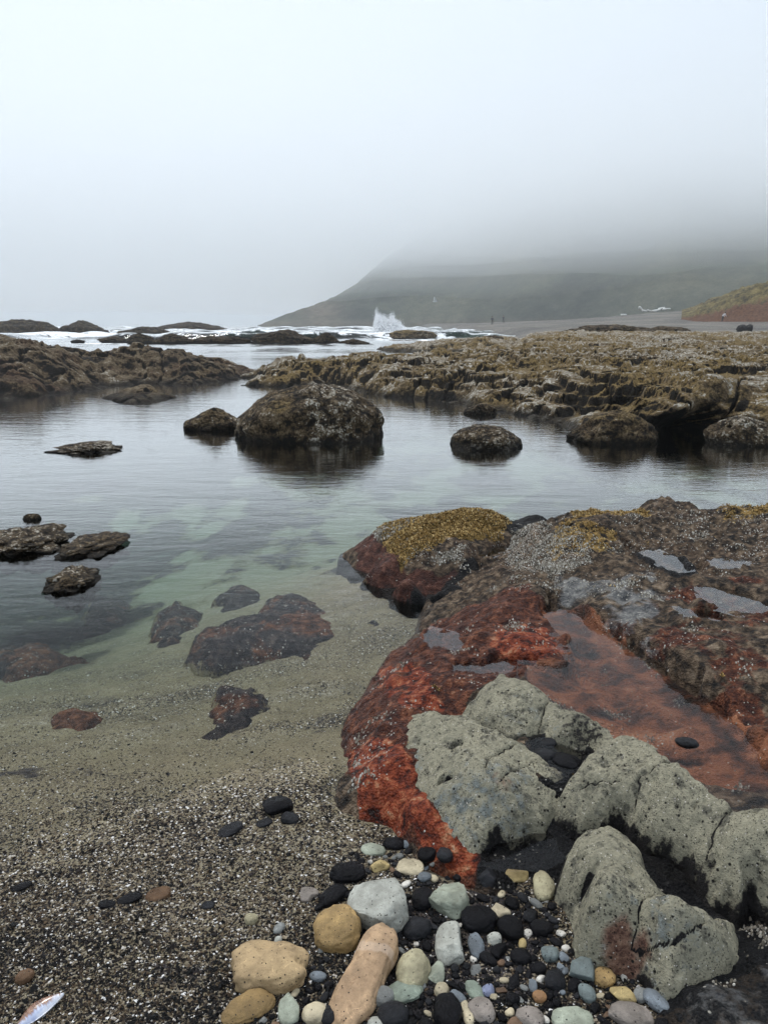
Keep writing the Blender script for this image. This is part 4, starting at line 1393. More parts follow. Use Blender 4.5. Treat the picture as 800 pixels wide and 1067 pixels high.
# ------------------------------------------------------------------ splash
def mat_spray():
    t = NT('sea_spray')
    d = t.n('ShaderNodeBsdfDiffuse')
    d.inputs[0].default_value = (.96, .97, .98, 1)
    tl = t.n('ShaderNodeBsdfTranslucent')
    tl.inputs[0].default_value = (.96, .97, .98, 1)
    m = t.n('ShaderNodeMixShader')
    m.inputs[0].default_value = .3
    t.l(d.outputs[0], m.inputs[1])
    t.l(tl.outputs[0], m.inputs[2])
    t.l(m.outputs[0], t.out.inputs['Surface'])
    return t.m


def build_splash():
    rg = np.random.default_rng(5)
    D = 84.0
    sc = D / F
    n = 42000
    # plumes: lean, height and spread in metres
    pl = [(393.5, 27, 2.0, .05), (397, 22, 3.2, .20), (402, 20, 3.6, .24), (409.5, 22, 3.2, .20), (416, 15, 3.4, .16), (408, 8, 9, .14)]
    Vs, Fs = [], []
    oc = np.array([[1, 0, 0], [-1, 0, 0], [0, 1, 0], [0, -1, 0], [0, 0, 1], [0, 0, -1]], float)
    of = np.array([[0, 2, 4], [2, 1, 4], [1, 3, 4], [3, 0, 4], [2, 0, 5], [1, 2, 5], [3, 1, 5], [0, 3, 5]])
    k = 0
    for cx, h, sp, w in pl:
        m = int(n * w)
        t = rg.beta(1.0, 1.9, m)
        x = (cx - 400) + rg.normal(0, 1, m) * sp * (1 - .55 * t) - 1.5 * t
        y = rg.normal(0, 1, m) * 1.2 * (1 - .4 * t)
        z = t * h * (1 + .12 * rg.normal(size=m)) + .3 * rg.normal(size=m)
        r = (.80 * (1 - t) ** 1.1 + .20) * rg.uniform(.4, 1.5, m) * sc * 1.0
        for i in range(m):
            c = np.array([x[i] * sc, y[i], max(z[i], 0) * sc])
            Vs.append(oc * r[i] * rg.uniform(.7, 1.3, (6, 3)) + c)
            Fs.append(of + 6 * k)
            k += 1
    mesh_np('wave_splash', np.vstack(Vs), np.vstack(Fs), mat_spray(), smooth=True, origin=None,
            label='white burst of spray thrown up behind the flat brown rock', cat='splash').location = (*WD(400, D), 0.05)


build_splash()


# ------------------------------------------------------------------ headland and bluff
def build_hills():
    mh = mat_hill('headland_scrub', [(.38, (.018, .026, .020)), (.47, (.050, .060, .042)), (.54, (.085, .092, .060)), (.62, (.14, .132, .088))])
    X, Y = polar(250, 1150, 330, 900, 420, 170)
    px = CX + F * X / (Y / 1.03)
    D = Y / 1.03
    t = sstep(400, 470, D)
    # ridge line of the headland
    sil = np.interp(px, [262, 275, 300, 320, 340, 360, 380, 420, 480, 560, 700, 1150], [-2, 2.0, 7, 11.5, 17, 25, 35, 58, 88, 112, 125, 135])
    foot = np.interp(px, [250, 440, 560, 700, 900], [445, 440, 400, 350, 330])
    s = np.clip((D - foot) / np.interp(px, [262, 360, 480, 1150], [35, 90, 260, 380]), 0, 1.5)
    Z = sil * (np.sin(np.clip(s, 0, 1) * math.pi / 2) ** .9) - .2 * np.maximum(s - 1, 0) * sil
    Z = Z + (2.4 * fbm(X * .02, Y * .02, oct=5, seed=61) + 1.6 * (ridged(X * .045, Y * .045, oct=3, seed=62) - 1.2) + .9 * fbm(X * .16, Y * .16, oct=3, seed=66)) * sstep(.02, .35, s) * sstep(0, 12, sil)
    Z = np.where(s <= 0, -4, Z)
    bare = .8 * np.exp(-((px - 335) / 22) ** 2 - ((Z - 9) / 7) ** 2) + .45 * sstep(5, 1.5, Z) 
    V, Fc, at = compact(np.stack([X, Y, Z], -1).reshape(-1, 3), grid_faces(*X.shape, Z > -3.5), dict(bare=np.clip(bare, 0, 1)))
    mesh_np('headland_hill', V, Fc, mh, at, kind='structure')
    # grassy bluff on the right
    mb = NT('bluff_scrub')
    p = mb.pos()
    n1 = mb.noise(p, .35, 7, .7, .4)
    n2 = mb.noise(p, 2.4, 5, .7)
    col = mb.ramp(mb.math('ADD', mb.math('MULTIPLY', n1, .6), mb.math('MULTIPLY', n2, .4)), [(.38, (.014, .012, .008)), (.46, (.070, .055, .024)), (.53, (.17, .135, .050)), (.60, (.26, .205, .085)), (.70, (.38, .31, .17))])
    rd = mb.ramp(n2, [(.35, (.060, .028, .018)), (.6, (.17, .080, .042)), (.75, (.25, .15, .085))])
    col = mb.mix(mb.rng(mb.math('ADD', mb.attr('low'), mb.math('MULTIPLY', mb.math('SUBTRACT', n1, .5), 1.6)), .4, .65), col, rd)
    mb.pbr(col, .9, mb.bump(n2, .6, .9), spec=.1)
    X, Y = polar(700, 1300, 95, 260, 330, 170)
    D = Y / 1.03
    px = CX + F * X / D
    foot = np.interp(px, [700, 718, 760, 800, 900, 1300], [150, 135, 124, 118, 112, 100])
    top = np.interp(px, [700, 722, 745, 770, 800, 850, 950, 1300], [0, 1.0, 3.0, 5.0, 6.4, 8.0, 11, 14])
    s = np.clip((D - foot) / 26, 0, 3)
    zb = BEACH(X, Y)
    Z = zb - .3 + (top + .3) * np.where(s < 1, np.sin(np.clip(s, 0, 1) * math.pi / 2), 1 - .10 * (s - 1))
    Z = Z + (.75 * fbm(X * .22, Y * .22, oct=5, seed=81) + .45 * (ridged(X * .5, Y * .5, oct=3, seed=82) - 1.1) + .40 * (.5 - worley(X * .8, Y * .8, seed=84)[0]) + .25 * fbm(X * 1.6, Y * 1.6, oct=3, seed=83)) * sstep(0, .3, s) * sstep(0, 2, top)
    low = sstep(.65, .15, s)
    V, Fc, at = compact(np.stack([X, Y, Z], -1).reshape(-1, 3), grid_faces(*X.shape, (s > 0)), dict(low=low))
    mesh_np('bluff_hill', V, Fc, mb.m, at, kind='structure')


build_hills()

# ------------------------------------------------------------------ cobbles and pebbles by the outcrop
def surface_z(x, y):
    a = np.array([x]), np.array([y])
    return float(max(ground_z(*a)[0], OCH(*a)[0] - .02))


def pebble_mesh(name, a, b, c, seed, kind='round', sub=4, mat=None):
    V, Fc = ico(sub)
    V = V.copy()
    sq = {'round': 2.15, 'block': 2.9, 'flat': 2.4, 'wedge': 2.5, 'peanut': 2.3, 'notch': 2.4}.get(kind, 2.2)
    V = V / ((np.abs(V) ** sq).sum(1) ** (1 / sq))[:, None]
    x, y, z = V.T
    n = .14 * fbm(x * .9 + seed * 1.7, y * .9, z * .9, oct=3, seed=seed) + .04 * fbm(x * 3.5, y * 3.5 + seed, z * 3.5, oct=3, seed=seed + 4)
    if kind in ('block', 'wedge'):
        rg = np.random.default_rng(seed)
        for _ in range(8):
            nv = rg.normal(size=3)
            nv /= np.linalg.norm(nv)
            h = rg.uniform(.62, .85)
            d = V @ nv
            V = V - nv[None] * (np.maximum(d - h, 0) * .88)[:, None]
        n *= .6
        n += .02 * fbm(x * 6, y * 6, z * 6, seed=seed + 9, oct=3)
    V = V * (1 + n[:, None])
    x = V[:, 0]
    if kind == 'peanut':
        f = 1 - .20 * np.exp(-((x - .10) / .34) ** 2) + .04 * np.sin(x * 2)
        V[:, 1] *= f
        V[:, 2] *= f * (1 + .05 * x)
        V[:, 1] += .10 * x ** 2
    if kind == 'wedge':
        V[:, 1] *= 1 - .20 * x
        V[:, 2] *= 1 - .15 * x
    if kind == 'notch':
        V[:, 1] *= 1 - .08 * x
        dd = np.sqrt((V[:, 0] - .92) ** 2 + (V[:, 1] + .05) ** 2)
        V[:, 0] -= .16 * np.exp(-(dd / .22) ** 2)
        dd = np.sqrt((V[:, 0] + .15) ** 2 + (V[:, 1] - .55) ** 2)
        V[:, 2] -= .22 * np.exp(-(dd / .3) ** 2) * (V[:, 2] > 0)
    V = V * [a, b, c]
    return V, Fc


PLACED = []


def pebble(px, py, w, h, ang, colr, label, kind='round', mat='peb', flat=.72, sink=.55, group=None, seed=None, name=None, lift=0.0, cat=None):
    seed = seed if seed is not None else int(px * 7 + py)
    z = .09
    for _ in range(4):
        x, y = P(px, py, z)
        zg = surface_z(x, y)
        s = (CAMZ - z) / -ray(px, py)[2]
        z = zg + lift + .25 * h / F * s
    el = math.atan2(-ray(px, py)[2], ray(px, py)[1])
    sn = math.sin(el)
    s = float((CAMZ - z) / -ray(px, py)[2])
    A = math.radians(ang)
    L = w * s / F / 2 * math.hypot(math.cos(A), math.sin(A) / sn)
    # the short axis on the ground, shortened by the slant of the view
    S = h * s / F / 2
    cc = S * flat
    ce = math.cos(el)
    La = w * s / F / 2
    L = math.sqrt(max(La * La - (cc * ce * math.sin(A)) ** 2, (.6 * La) ** 2)) * math.hypot(math.cos(A), math.sin(A) / sn)
    S2 = math.sqrt(max(S * S - (cc * ce * math.cos(A)) ** 2, (.6 * S) ** 2)) * math.hypot(math.sin(A), math.cos(A) / sn)
    ga = math.atan2(math.sin(A) / sn, math.cos(A))
    big = max(w, h)
    V, Fc = pebble_mesh('p', L, S2, cc, seed, kind, 5 if big > 36 else 4 if big > 12 else 3)
    nm = name or ('cobble' if big >= 24 else 'pebble')
    o = mesh_np(nm, V, Fc, M[mat], label=label, cat=cat or nm, group=group)
    o.location = (x, y, zg + lift + cc * sink)
    tilt = random.uniform(-.12, .12)
    o.rotation_euler = (tilt, random.uniform(-.1, .1), ga)
    o.color = tuple(colr) + (1,)
    PLACED.append((px, py, max(w, h) * .5, min(w, h) * .5))
    return o


K = dict(black=(.009, .009, .011), char=(.022, .023, .027), tan=(.38, .275, .155), ochre=(.34, .23, .10), cream=(.48, .42, .30), green=(.20, .24, .20), pgreen=(.30, .33, .27), pgrey=(.38, .39, .36),
         grey=(.20, .21, .21), blue=(.15, .175, .205), teal=(.15, .185, .19), olive=(.36, .33, .22), peach=(.42, .285, .175), gold=(.24, .16, .068), white=(.68, .66, .62), mauve=(.25, .22, .20), violet=(.22, .25, .38), brown=(.13, .08, .05), orange=(.38, .21, .10), yellow=(.38, .295, .14))
HAND = [
    (282, 1006, 81, 50, -4, 'tan', 'large tan oval cobble with a notched end, lying left of the peanut-shaped one', 'notch', 'peb'),
    (351, 967, 49, 45, 0, 'ochre', 'round ochre cobble dotted with tiny dark pits', 'round', 'peb'),
    (393, 939, 58, 56, -50, 'pgrey', 'blocky pale grey cobble with speckled face, above the round ochre cobble', 'block', 'peb'),
    (382, 1014, 104, 46, 62, 'peach', 'long peanut-shaped orange-tan cobble with a pale band at its upper end', 'peanut', 'peb_band'),
    (430, 1010, 37, 33, 70, 'olive', 'smooth round olive-cream cobble right of the peanut-shaped one', 'round', 'peb_smooth'),
    (421, 1031, 40, 22, 10, 'green', 'flat grey-green cobble half under the round olive-cream one', 'flat', 'peb_smooth'),
    (469, 936, 44, 36, 28, 'pgreen', 'angular pale green cobble just below the tip of the red strip', 'block', 'peb_smooth'),
    (469, 983, 44, 32, 80, 'pgrey', 'whitish grey lumpy cobble standing upright in the middle of the bank', 'wedge', 'peb'),
    (499, 957, 38, 26, 4, 'black', 'black oval cobble right of the angular pale green one', 'round', 'peb_wet'),
    (496, 985, 24, 17, 95, 'blue', 'blue-grey pebble with a dark hollow beside the whitish lumpy cobble', 'round', 'peb'),
    (515, 978, 15, 12, 10, 'pgrey', 'small pale oval pebble right of the blue-grey one', 'round', 'peb'),
    (258, 1047, 52, 25, 22, 'gold', 'golden-brown flat cobble under the large tan oval one', 'flat', 'peb'),
    (301, 1050, 32, 22, 105, 'pgreen', 'pale green cobble at the bottom edge, right of the golden-brown flat one', 'wedge', 'peb_smooth'),
    (329, 1056, 28, 22, 15, 'cream', 'cream cobble at the bottom edge left of the peanut-shaped one', 'round', 'peb_smooth'),
    (343, 1059, 20, 20, 60, 'char', 'dark brown-black pebble overlapping the cream cobble at the bottom edge', 'block', 'peb_wet'),
    (398, 1038, 23, 20, 0, 'grey', 'grey speckled round pebble below the peanut-shaped cobble', 'round', 'peb'),
    (409, 1057, 34, 24, 10, 'char', 'dark slate cobble at the bottom edge below the grey speckled pebble', 'round', 'peb_wet'),
    (395, 1066, 26, 14, 0, 'pgrey', 'pale grey cobble cut by the bottom edge under the peanut-shaped one', 'round', 'peb'),
    (427, 902, 29, 16, -5, 'cream', 'flat cream cobble near the top of the bank', 'flat', 'peb'),
    (396, 901, 20, 13, 12, 'yellow', 'yellow-tan pebble left of the flat cream cobble', 'wedge', 'peb'),
    (362, 908, 38, 22, 5, 'black', 'black cobble with a pale smear at the upper left of the bank', 'round', 'peb_wet'),
    (347, 932, 30, 17, 38, 'black', 'black slanting cobble between the red-tipped pebble and the blocky grey cobble', 'round', 'peb_wet'),
    (322, 931, 22, 14, 8, 'mauve', 'grey pebble with a reddish end at the left of the bank', 'wedge', 'peb_smooth'),
    (389, 884, 25, 12, -8, 'pgreen', 'flat pale green pebble topmost in the bank', 'flat', 'peb_smooth'),
    (410, 878, 22, 13, -10, 'black', 'black pebble right of the topmost pale green one', 'round', 'peb_wet'),
    (445, 891, 20, 14, 0, 'black', 'black pebble touching the left edge of the red strip', 'round', 'peb_wet'),
    (463, 902, 17, 15, 0, 'char', 'charcoal pebble lying on the red strip near its tip', 'round', 'peb_wet'),
    (442, 913, 14, 10, 12, 'blue', 'small blue-grey pebble right of the flat cream cobble', 'round', 'peb_smooth'),
    (455, 1013, 23, 16, 75, 'pgreen', 'pale green notched pebble right of the round olive-cream cobble', 'wedge', 'peb_smooth'),
    (460, 1031, 15, 14, 60, 'cream', 'small beige pebble below the pale green notched one', 'round', 'peb_smooth'),
    (466, 1053, 36, 30, 80, 'black', 'large black cobble with a white fleck at the bottom edge', 'round', 'peb_wet'),
    (477, 1040, 17, 13, -50, 'blue', 'slate-blue pebble right of the large black bottom cobble', 'round', 'peb_smooth'),
    (494, 1030, 20, 15, -60, 'green', 'dark green-grey flat pebble left of the bright blue chip', 'flat', 'peb_smooth'),
    (508, 1031, 14, 11, 15, 'violet', 'bright violet-blue stone chip in the shell grit', 'block', 'peb_smooth'),
    (502, 1052, 27, 23, -40, 'mauve', 'brownish grey cobble near the bottom edge below the violet-blue chip', 'round', 'peb'),
    (487, 1056, 23, 12, 100, 'cream', 'slim beige pebble standing between black and brownish cobbles at the bottom', 'round', 'peb'),
    (507, 914, 25, 20, -10, 'char', 'dark cobble with a grey rim at the mouth of the gully', 'block', 'peb_wet'),
    (521, 949, 21, 13, -22, 'cream', 'cream wedge-shaped pebble right of the black oval cobble', 'wedge', 'peb_smooth'),
    (537, 911, 28, 17, 8, 'yellow', 'yellow cobble with a dark crack at the edge of the dark gully', 'wedge', 'peb_smooth'),
    (566, 923, 30, 21, 82, 'olive', 'speckled cream oval cobble standing at the foot of the split boulder', 'round', 'peb'),
    (573, 993, 18, 17, 0, 'teal', 'round slate-teal pebble below the split boulder', 'round', 'peb_smooth'),
    (606, 1008, 30, 24, 60, 'teal', 'teal-grey cobble with a pale top, against the foot of the split boulder', 'wedge', 'peb_smooth'),
    (629, 1018, 22, 19, 30, 'ochre', 'ochre pebble with a speckled top, right of the teal-grey cobble', 'round', 'peb'),
    (649, 1036, 26, 17, -20, 'yellow', 'bright yellow pebble below the ochre one', 'wedge', 'peb_smooth'),
    (684, 1043, 29, 18, -52, 'blue', 'slanting blue-grey cobble right of the bright yellow pebble', 'round', 'peb_smooth'),
    (657, 1057, 44, 26, -8, 'mauve', 'mottled grey-brown cobble at the bottom edge under the bright yellow pebble', 'round', 'peb'),
    (598, 1061, 46, 24, 0, 'pgreen', 'wide grey-green oval cobble cut by the bottom edge', 'flat', 'peb'),
    (552, 1060, 30, 21, -10, 'mauve', 'pinkish beige cobble at the bottom edge left of the wide grey-green one', 'round', 'peb'),
    (612, 1035, 18, 16, -70, 'teal', 'small teal pebble below the teal-grey cobble', 'round', 'peb_smooth'),
    (562, 1038, 14, 12, 0, 'orange', 'small orange-tan pebble among white chips near the bottom', 'round', 'peb_smooth'),
    (555, 1027, 13, 9, 80, 'blue', 'small blue pebble above the orange-tan one', 'round', 'peb_smooth'),
    (563, 1020, 10, 8, 30, 'white', 'white chip of shell just above the orange-tan pebble', 'block', 'peb_smooth'),
    (667, 1036, 15, 13, 60, 'grey', 'small grey pebble between the bright yellow and slanting blue ones', 'round', 'peb'),
    (544, 983, 11, 8, 70, 'yellow', 'tiny yellow pebble in the middle of the black grit', 'round', 'peb_smooth'),
    (584, 973, 10, 7, -20, 'white', 'white stone chip between the black pebbles under the split boulder', 'block', 'peb_smooth'),
    (532, 966, 25, 24, 20, 'black', 'black round cobble left of the speckled cream oval, in the grit', 'round', 'peb_wet'),
    (564, 967, 24, 17, -10, 'black', 'black pebble directly under the speckled cream oval cobble', 'round', 'peb_wet'),
    (542, 996, 21, 16, 0, 'black', 'black pebble below the tiny yellow one', 'round', 'peb_wet'),
    (578, 1021, 22, 20, 0, 'char', 'charcoal pebble left of the teal-grey cobble', 'round', 'peb_wet'),
    (441, 936, 24, 22, 60, 'black', 'black pebble between the blocky grey and the angular green cobbles', 'round', 'peb_wet'),
    (434, 966, 30, 22, 10, 'char', 'black cobble with a pale ring left of the whitish lumpy one', 'round', 'peb_wet'),
    (262, 957, 14, 12, 0, 'olive', 'small round olive pebble alone on the sand above the large tan cobble', 'round', 'peb'),
    (291, 967, 12, 10, 60, 'grey', 'small grey pebble on the sand right of the olive one', 'round', 'peb_smooth'),
    (290, 979, 8, 8, 0, 'pgrey', 'tiny pale grey pebble touching the top of the large tan cobble', 'round', 'peb_smooth'),
    (240, 863, 24, 12, 25, 'char', 'dark slate stone lying alone on the sand near the waterline', 'flat', 'peb_wet'),
    (26, 1017, 18, 15, 0, 'brown', 'dark brown pebble on the shell sand above the mussel shell', 'round', 'peb_wet'),
    (592, 857, 15, 13, 20, 'peach', 'small pinkish crusted stone wedged between the two pale boulders', 'block', 'peb'),
    (715, 773, 22, 13, 0, 'char', 'single smooth black stone lying in the rust-red pool', 'round', 'peb_wet'),
    (566, 786, 22, 15, 0, 'char', 'left dark stone in the round pothole', 'round', 'peb_wet'),
    (590, 792, 25, 18, -30, 'black', 'largest black stone in the round pothole', 'round', 'peb_wet'),
    (572, 773, 16, 10, 10, 'char', 'small dark stone at the back of the round pothole', 'round', 'peb_wet'),
    (289, 838, 30, 20, 10, 'black', 'black weedy stone, largest of a dark cluster on the sand', 'block', 'peb_wet'),
    (302, 852, 20, 12, -10, 'char', 'slate pebble below the largest stone of the dark cluster on the sand', 'round', 'peb_wet'),
    (276, 856, 16, 9, 20, 'char', 'thin dark pebble at the left of the dark cluster on the sand', 'flat', 'peb_wet'),
    (135, 935, 24, 11, 18, 'black', 'wet black stone in a short row on the shell sand', 'flat', 'peb_wet'),
    (165, 930, 26, 13, 12, 'brown', 'brown-black stone at the right of the short row on the sand', 'flat', 'peb_wet'),
    (112, 941, 18, 9, 5, 'black', 'thin black stone at the left of the short row on the sand', 'flat', 'peb_wet'),
    (217, 942, 14, 8, 0, 'char', 'small dark pebble alone on the sand right of the short row', 'flat', 'peb_wet'),
    (22, 923, 20, 8, 20, 'black', 'thin black weed-dark stone near the left edge of the sand', 'flat', 'peb_wet'),
]
for px, py, w, h, ang, c, lab, kind, mt in HAND:
    in_pool = 700 < px < 730 and py < 800
    o = pebble(px, py, w, h, ang, K[c], lab, kind, mt, flat=.5 if kind == 'flat' else .74, sink=.4 if kind == 'flat' else .5)
    if 555 < px < 600 and 765 < py < 800:
        x, y = P(px, py, .172)
        o.location = (x, y, .168)
    if in_pool:
        x, y = P(px, py, .175)
        o.location = (x, y, .172)

# many smaller ones between them, by colour
REG = [(372, 880), (420, 868), (470, 905), (500, 925), (560, 925), (585, 950), (590, 985), (640, 1000), (690, 1035), (720, 1067), (715, 1085), (250, 1085), (290, 1040), (330, 1000), (330, 930), (345, 905)]
REGA = np.array(REG, float)
KINDS = [('black', .56, 'small black wet pebble filling the gaps of the cobble bank', 'peb_wet'), ('char', .17, 'small charcoal pebble filling the gaps of the cobble bank', 'peb_wet'),
         ('grey', .08, 'small grey pebble filling the gaps of the cobble bank', 'peb'), ('blue', .04, 'small bluish pebble filling the gaps of the cobble bank', 'peb_smooth'), ('cream', .05, 'small cream pebble filling the gaps of the cobble bank', 'peb_smooth'),
         ('brown', .06, 'small brown pebble filling the gaps of the cobble bank', 'peb'), ('white', .04, 'small white pebble or shell bit in the cobble bank', 'peb_smooth')]
rr = random.Random(3)
cnt = 0
tries = 0
while cnt < 215 and tries < 12000:
    tries += 1
    px, py = rr.uniform(250, 715), rr.uniform(868, 1070)
    if sdist(np.array([px]), np.array([py]), REGA)[0] < 2:
        continue
    size = rr.choice([6, 7, 8, 9, 10, 12, 14, 17, 20]) * (.7 + .3 * (py - 860) / 200)
    ok = True
    for qx, qy, ra, rb in PLACED:
        d = math.hypot(px - qx, py - qy)
        if d < (ra + rb) * .5 + size * .42:
            ok = False
            break
    if not ok:
        continue
    u = rr.random()
    for c, w, lab, mt in KINDS:
        u -= w
        if u <= 0:
            break
    if c in ('white', 'cream') and size > 11:
        size *= .6
    kk = rr.uniform(.65, 1.25)
    colr = tuple(q * kk for q in K[c])
    pebble(px, py, size * rr.uniform(1, 1.35), size * rr.uniform(.7, .95), rr.uniform(-60, 60), colr, lab, rr.choice(['round', 'round', 'block', 'wedge', 'flat']), mt, group=lab.split(' filling')[0].split(' or')[0].replace('pebble', 'pebbles') + ' in the cobble bank', seed=rr.randint(0, 9999), name='pebble')
    cnt += 1


# ------------------------------------------------------------------ shell chips on the sand (nobody could count them)
def build_chips():
    rg = np.random.default_rng(9)
    n = 150000
    px = rg.uniform(-60, 720, n)
    py = rg.uniform(640, 1150, n)
    keep = rg.uniform(size=n) < .9 * sstep(715, 985, py + .06 * px + 80 * fbm(px * .006 + py * .006, py * .030 - px * .008, seed=14) + 40 * fbm(px * .03, py * .06, seed=15)) ** 1.1
    px, py = px[keep], py[keep]
    z = np.full(len(px), .06)
    for _ in range(3):
        d = ray(px, py)
        s = (z - CAMZ) / d[:, 2]
        X, Y = d[:, 0] * s, d[:, 1] * s
        z = ground_z(X, Y)
    oz = OCH(X, Y)
    ok = oz < z - .012
    X, Y, z, s = X[ok], Y[ok], z[ok], s[ok]
    n = len(X)
    oc = np.array([[1, 0, 0], [-.5, .87, 0], [-.5, -.87, 0], [.5, .87, .0], [0, 0, .6], [0, 0, -.6]], float)
    of = np.array([[0, 3, 4], [3, 1, 4], [1, 2, 4], [2, 0, 4], [3, 0, 5], [1, 3, 5], [2, 1, 5], [0, 2, 5]])
    sh = rg.uniform(0, 1, n)
    bx, by = P(470, 985, .08)
    cx, cy_ = P(230, 1015, .08)
    dk = np.maximum(np.exp(-((X - bx) / .24) ** 2 - ((Y - by) / .24) ** 2), .9 * np.exp(-((X - cx + .03) / .16) ** 2 - ((Y - cy_) / .045) ** 2))
    band = fbm(X * 2.2 + Y * 1.2, Y * 7 - X * 1.5, seed=29, oct=4)
    sh = np.where(sh < .92, np.clip(sh * (1 + .55 * band) - .04, 0, .92), sh)
    sh = np.where((rg.uniform(size=n) < .75 * dk) & (sh < .9), sh * .35, sh)
    r = np.exp(rg.normal(math.log(.0020), .36, n))
    r = np.where((sh < .5) & (rg.uniform(size=n) < .12), r * 1.6, r)
    rot = rg.uniform(0, 2 * math.pi, n)
    el = rg.uniform(.6, 1.6, n)
    V = oc[None] * r[:, None, None] * rg.uniform(.7, 1.3, (n, 6, 3))
    V[:, :, 0] *= el[:, None]
    c, q = np.cos(rot)[:, None], np.sin(rot)[:, None]
    tl = rg.normal(0, .35, n)[:, None]
    x, y, zz = V[:, :, 0], V[:, :, 1], V[:, :, 2]
    zz = zz + x * tl
    V = np.stack([x * c - y * q, x * q + y * c, zz], -1)
    V[:, :, 0] += X[:, None]
    V[:, :, 1] += Y[:, None]
    V[:, :, 2] += (z + r * .35)[:, None]
    Fc = (of[None] + 6 * np.arange(n)[:, None, None]).reshape(-1, 3)
    mesh_np('shell_gravel', V.reshape(-1, 3), Fc, M['chips'], dict(shade=np.repeat(sh, 6)), smooth=False, kind='stuff',
            label='fine grit of broken white shells and dark grains over the beach', cat='shell gravel')


build_chips()


# mussel shell at the lower left
def build_shell():
    t = NT('mussel_nacre')
    p = t.pos(obj=True)
    n = t.noise(t.pos((90, 14, 20), obj=True), 1.6, 5, .6, .4)
    n2 = t.noise(p, 40, 3)
    sx = t.n('ShaderNodeSeparateXYZ')
    t.l(p, sx.inputs[0])
    nac = t.ramp(n2, [(.3, (.30, .36, .58)), (.5, (.58, .62, .74)), (.7, (.80, .80, .84))])
    brn = t.ramp(n, [(.35, (.07, .03, .018)), (.6, (.26, .13, .075)), (.8, (.55, .42, .34))])
    f = t.rng(t.math('ADD', sx.outputs['Y'], t.math('MULTIPLY', t.math('SUBTRACT', n, .5), .03)), -.003, .006)
    t.pbr(t.mix(f, nac, brn), .25, t.bump(n, .002, .6), spec=.6, coat=.4)
    x, y = P(42, 1043, .09)
    u = np.linspace(0, 1, 40)
    v = np.linspace(-1, 1, 24)
    U, Vv = np.meshgrid(u, v, indexing='ij')
    L = .094
    wid = .016 * np.sin(np.pi * np.clip(U * .93 + .06, 0, 1)) ** .7 * (1 + .15 * np.sin(U * 4))
    X = (U - .5) * L
    Yy = Vv * wid + .006 * np.sin(U * math.pi)
    Z = .010 * (1 - np.abs(Vv) ** 2.2) * np.sin(np.pi * np.clip(U * .95 + .03, 0, 1)) ** .6
    A = np.stack([X, Yy, Z + .0012], -1).reshape(-1, 3)
    B = np.stack([X, Yy, Z * .85 - .0012], -1).reshape(-1, 3)
    Fc = grid_faces(40, 24)
    n = len(A)
    Fa = np.vstack([Fc, Fc[:, ::-1] + n])
    i = np.arange(n).reshape(40, 24)
    ring = np.concatenate([i[0, :], i[1:, -1], i[-1, -2::-1], i[-2:0:-1, 0]])
    k = len(ring)
    j = np.arange(k)
    Fa = np.vstack([Fa, np.stack([ring[j], ring[(j + 1) % k], n + ring[(j + 1) % k], n + ring[j]], -1)])
    o = mesh_np('mussel_shell', np.vstack([A, B]), Fa, t.m, label='broken mussel shell, blue-white inside with a brown rim, lying on the sand', cat='shell')
    o.location = (x, y, surface_z(x, y) + .010)
    o.rotation_euler = (.15, -.12, math.radians(46))


build_shell()


# ------------------------------------------------------------------ far figures, gull, driftwood
def skin_figure(joints, edges, radii, root=0):
    me = bpy.data.meshes.new('tmp')
    me.from_pydata(joints, edges, [])
    o = bpy.data.objects.new('tmp', me)
    COL.objects.link(o)
    m = o.modifiers.new('s', 'SKIN')
    m.use_smooth_shade = True
    sv = me.skin_vertices[0].data
    for i, r in enumerate(radii):
        sv[i].radius = (r, r) if not isinstance(r, tuple) else r
        sv[i].use_root = (i == root)
    s = o.modifiers.new('d', 'SUBSURF')
    s.levels = s.render_levels = 2
    dg = bpy.context.evaluated_depsgraph_get()
    out = bpy.data.meshes.new_from_object(o.evaluated_get(dg))
    bpy.data.objects.remove(o)
    return out


SKIN = mat_plain('skin_tone', (.42, .26, .19), .6, .1)
HAIR = mat_plain('dark_hair', (.03, .022, .018), .7, .2)


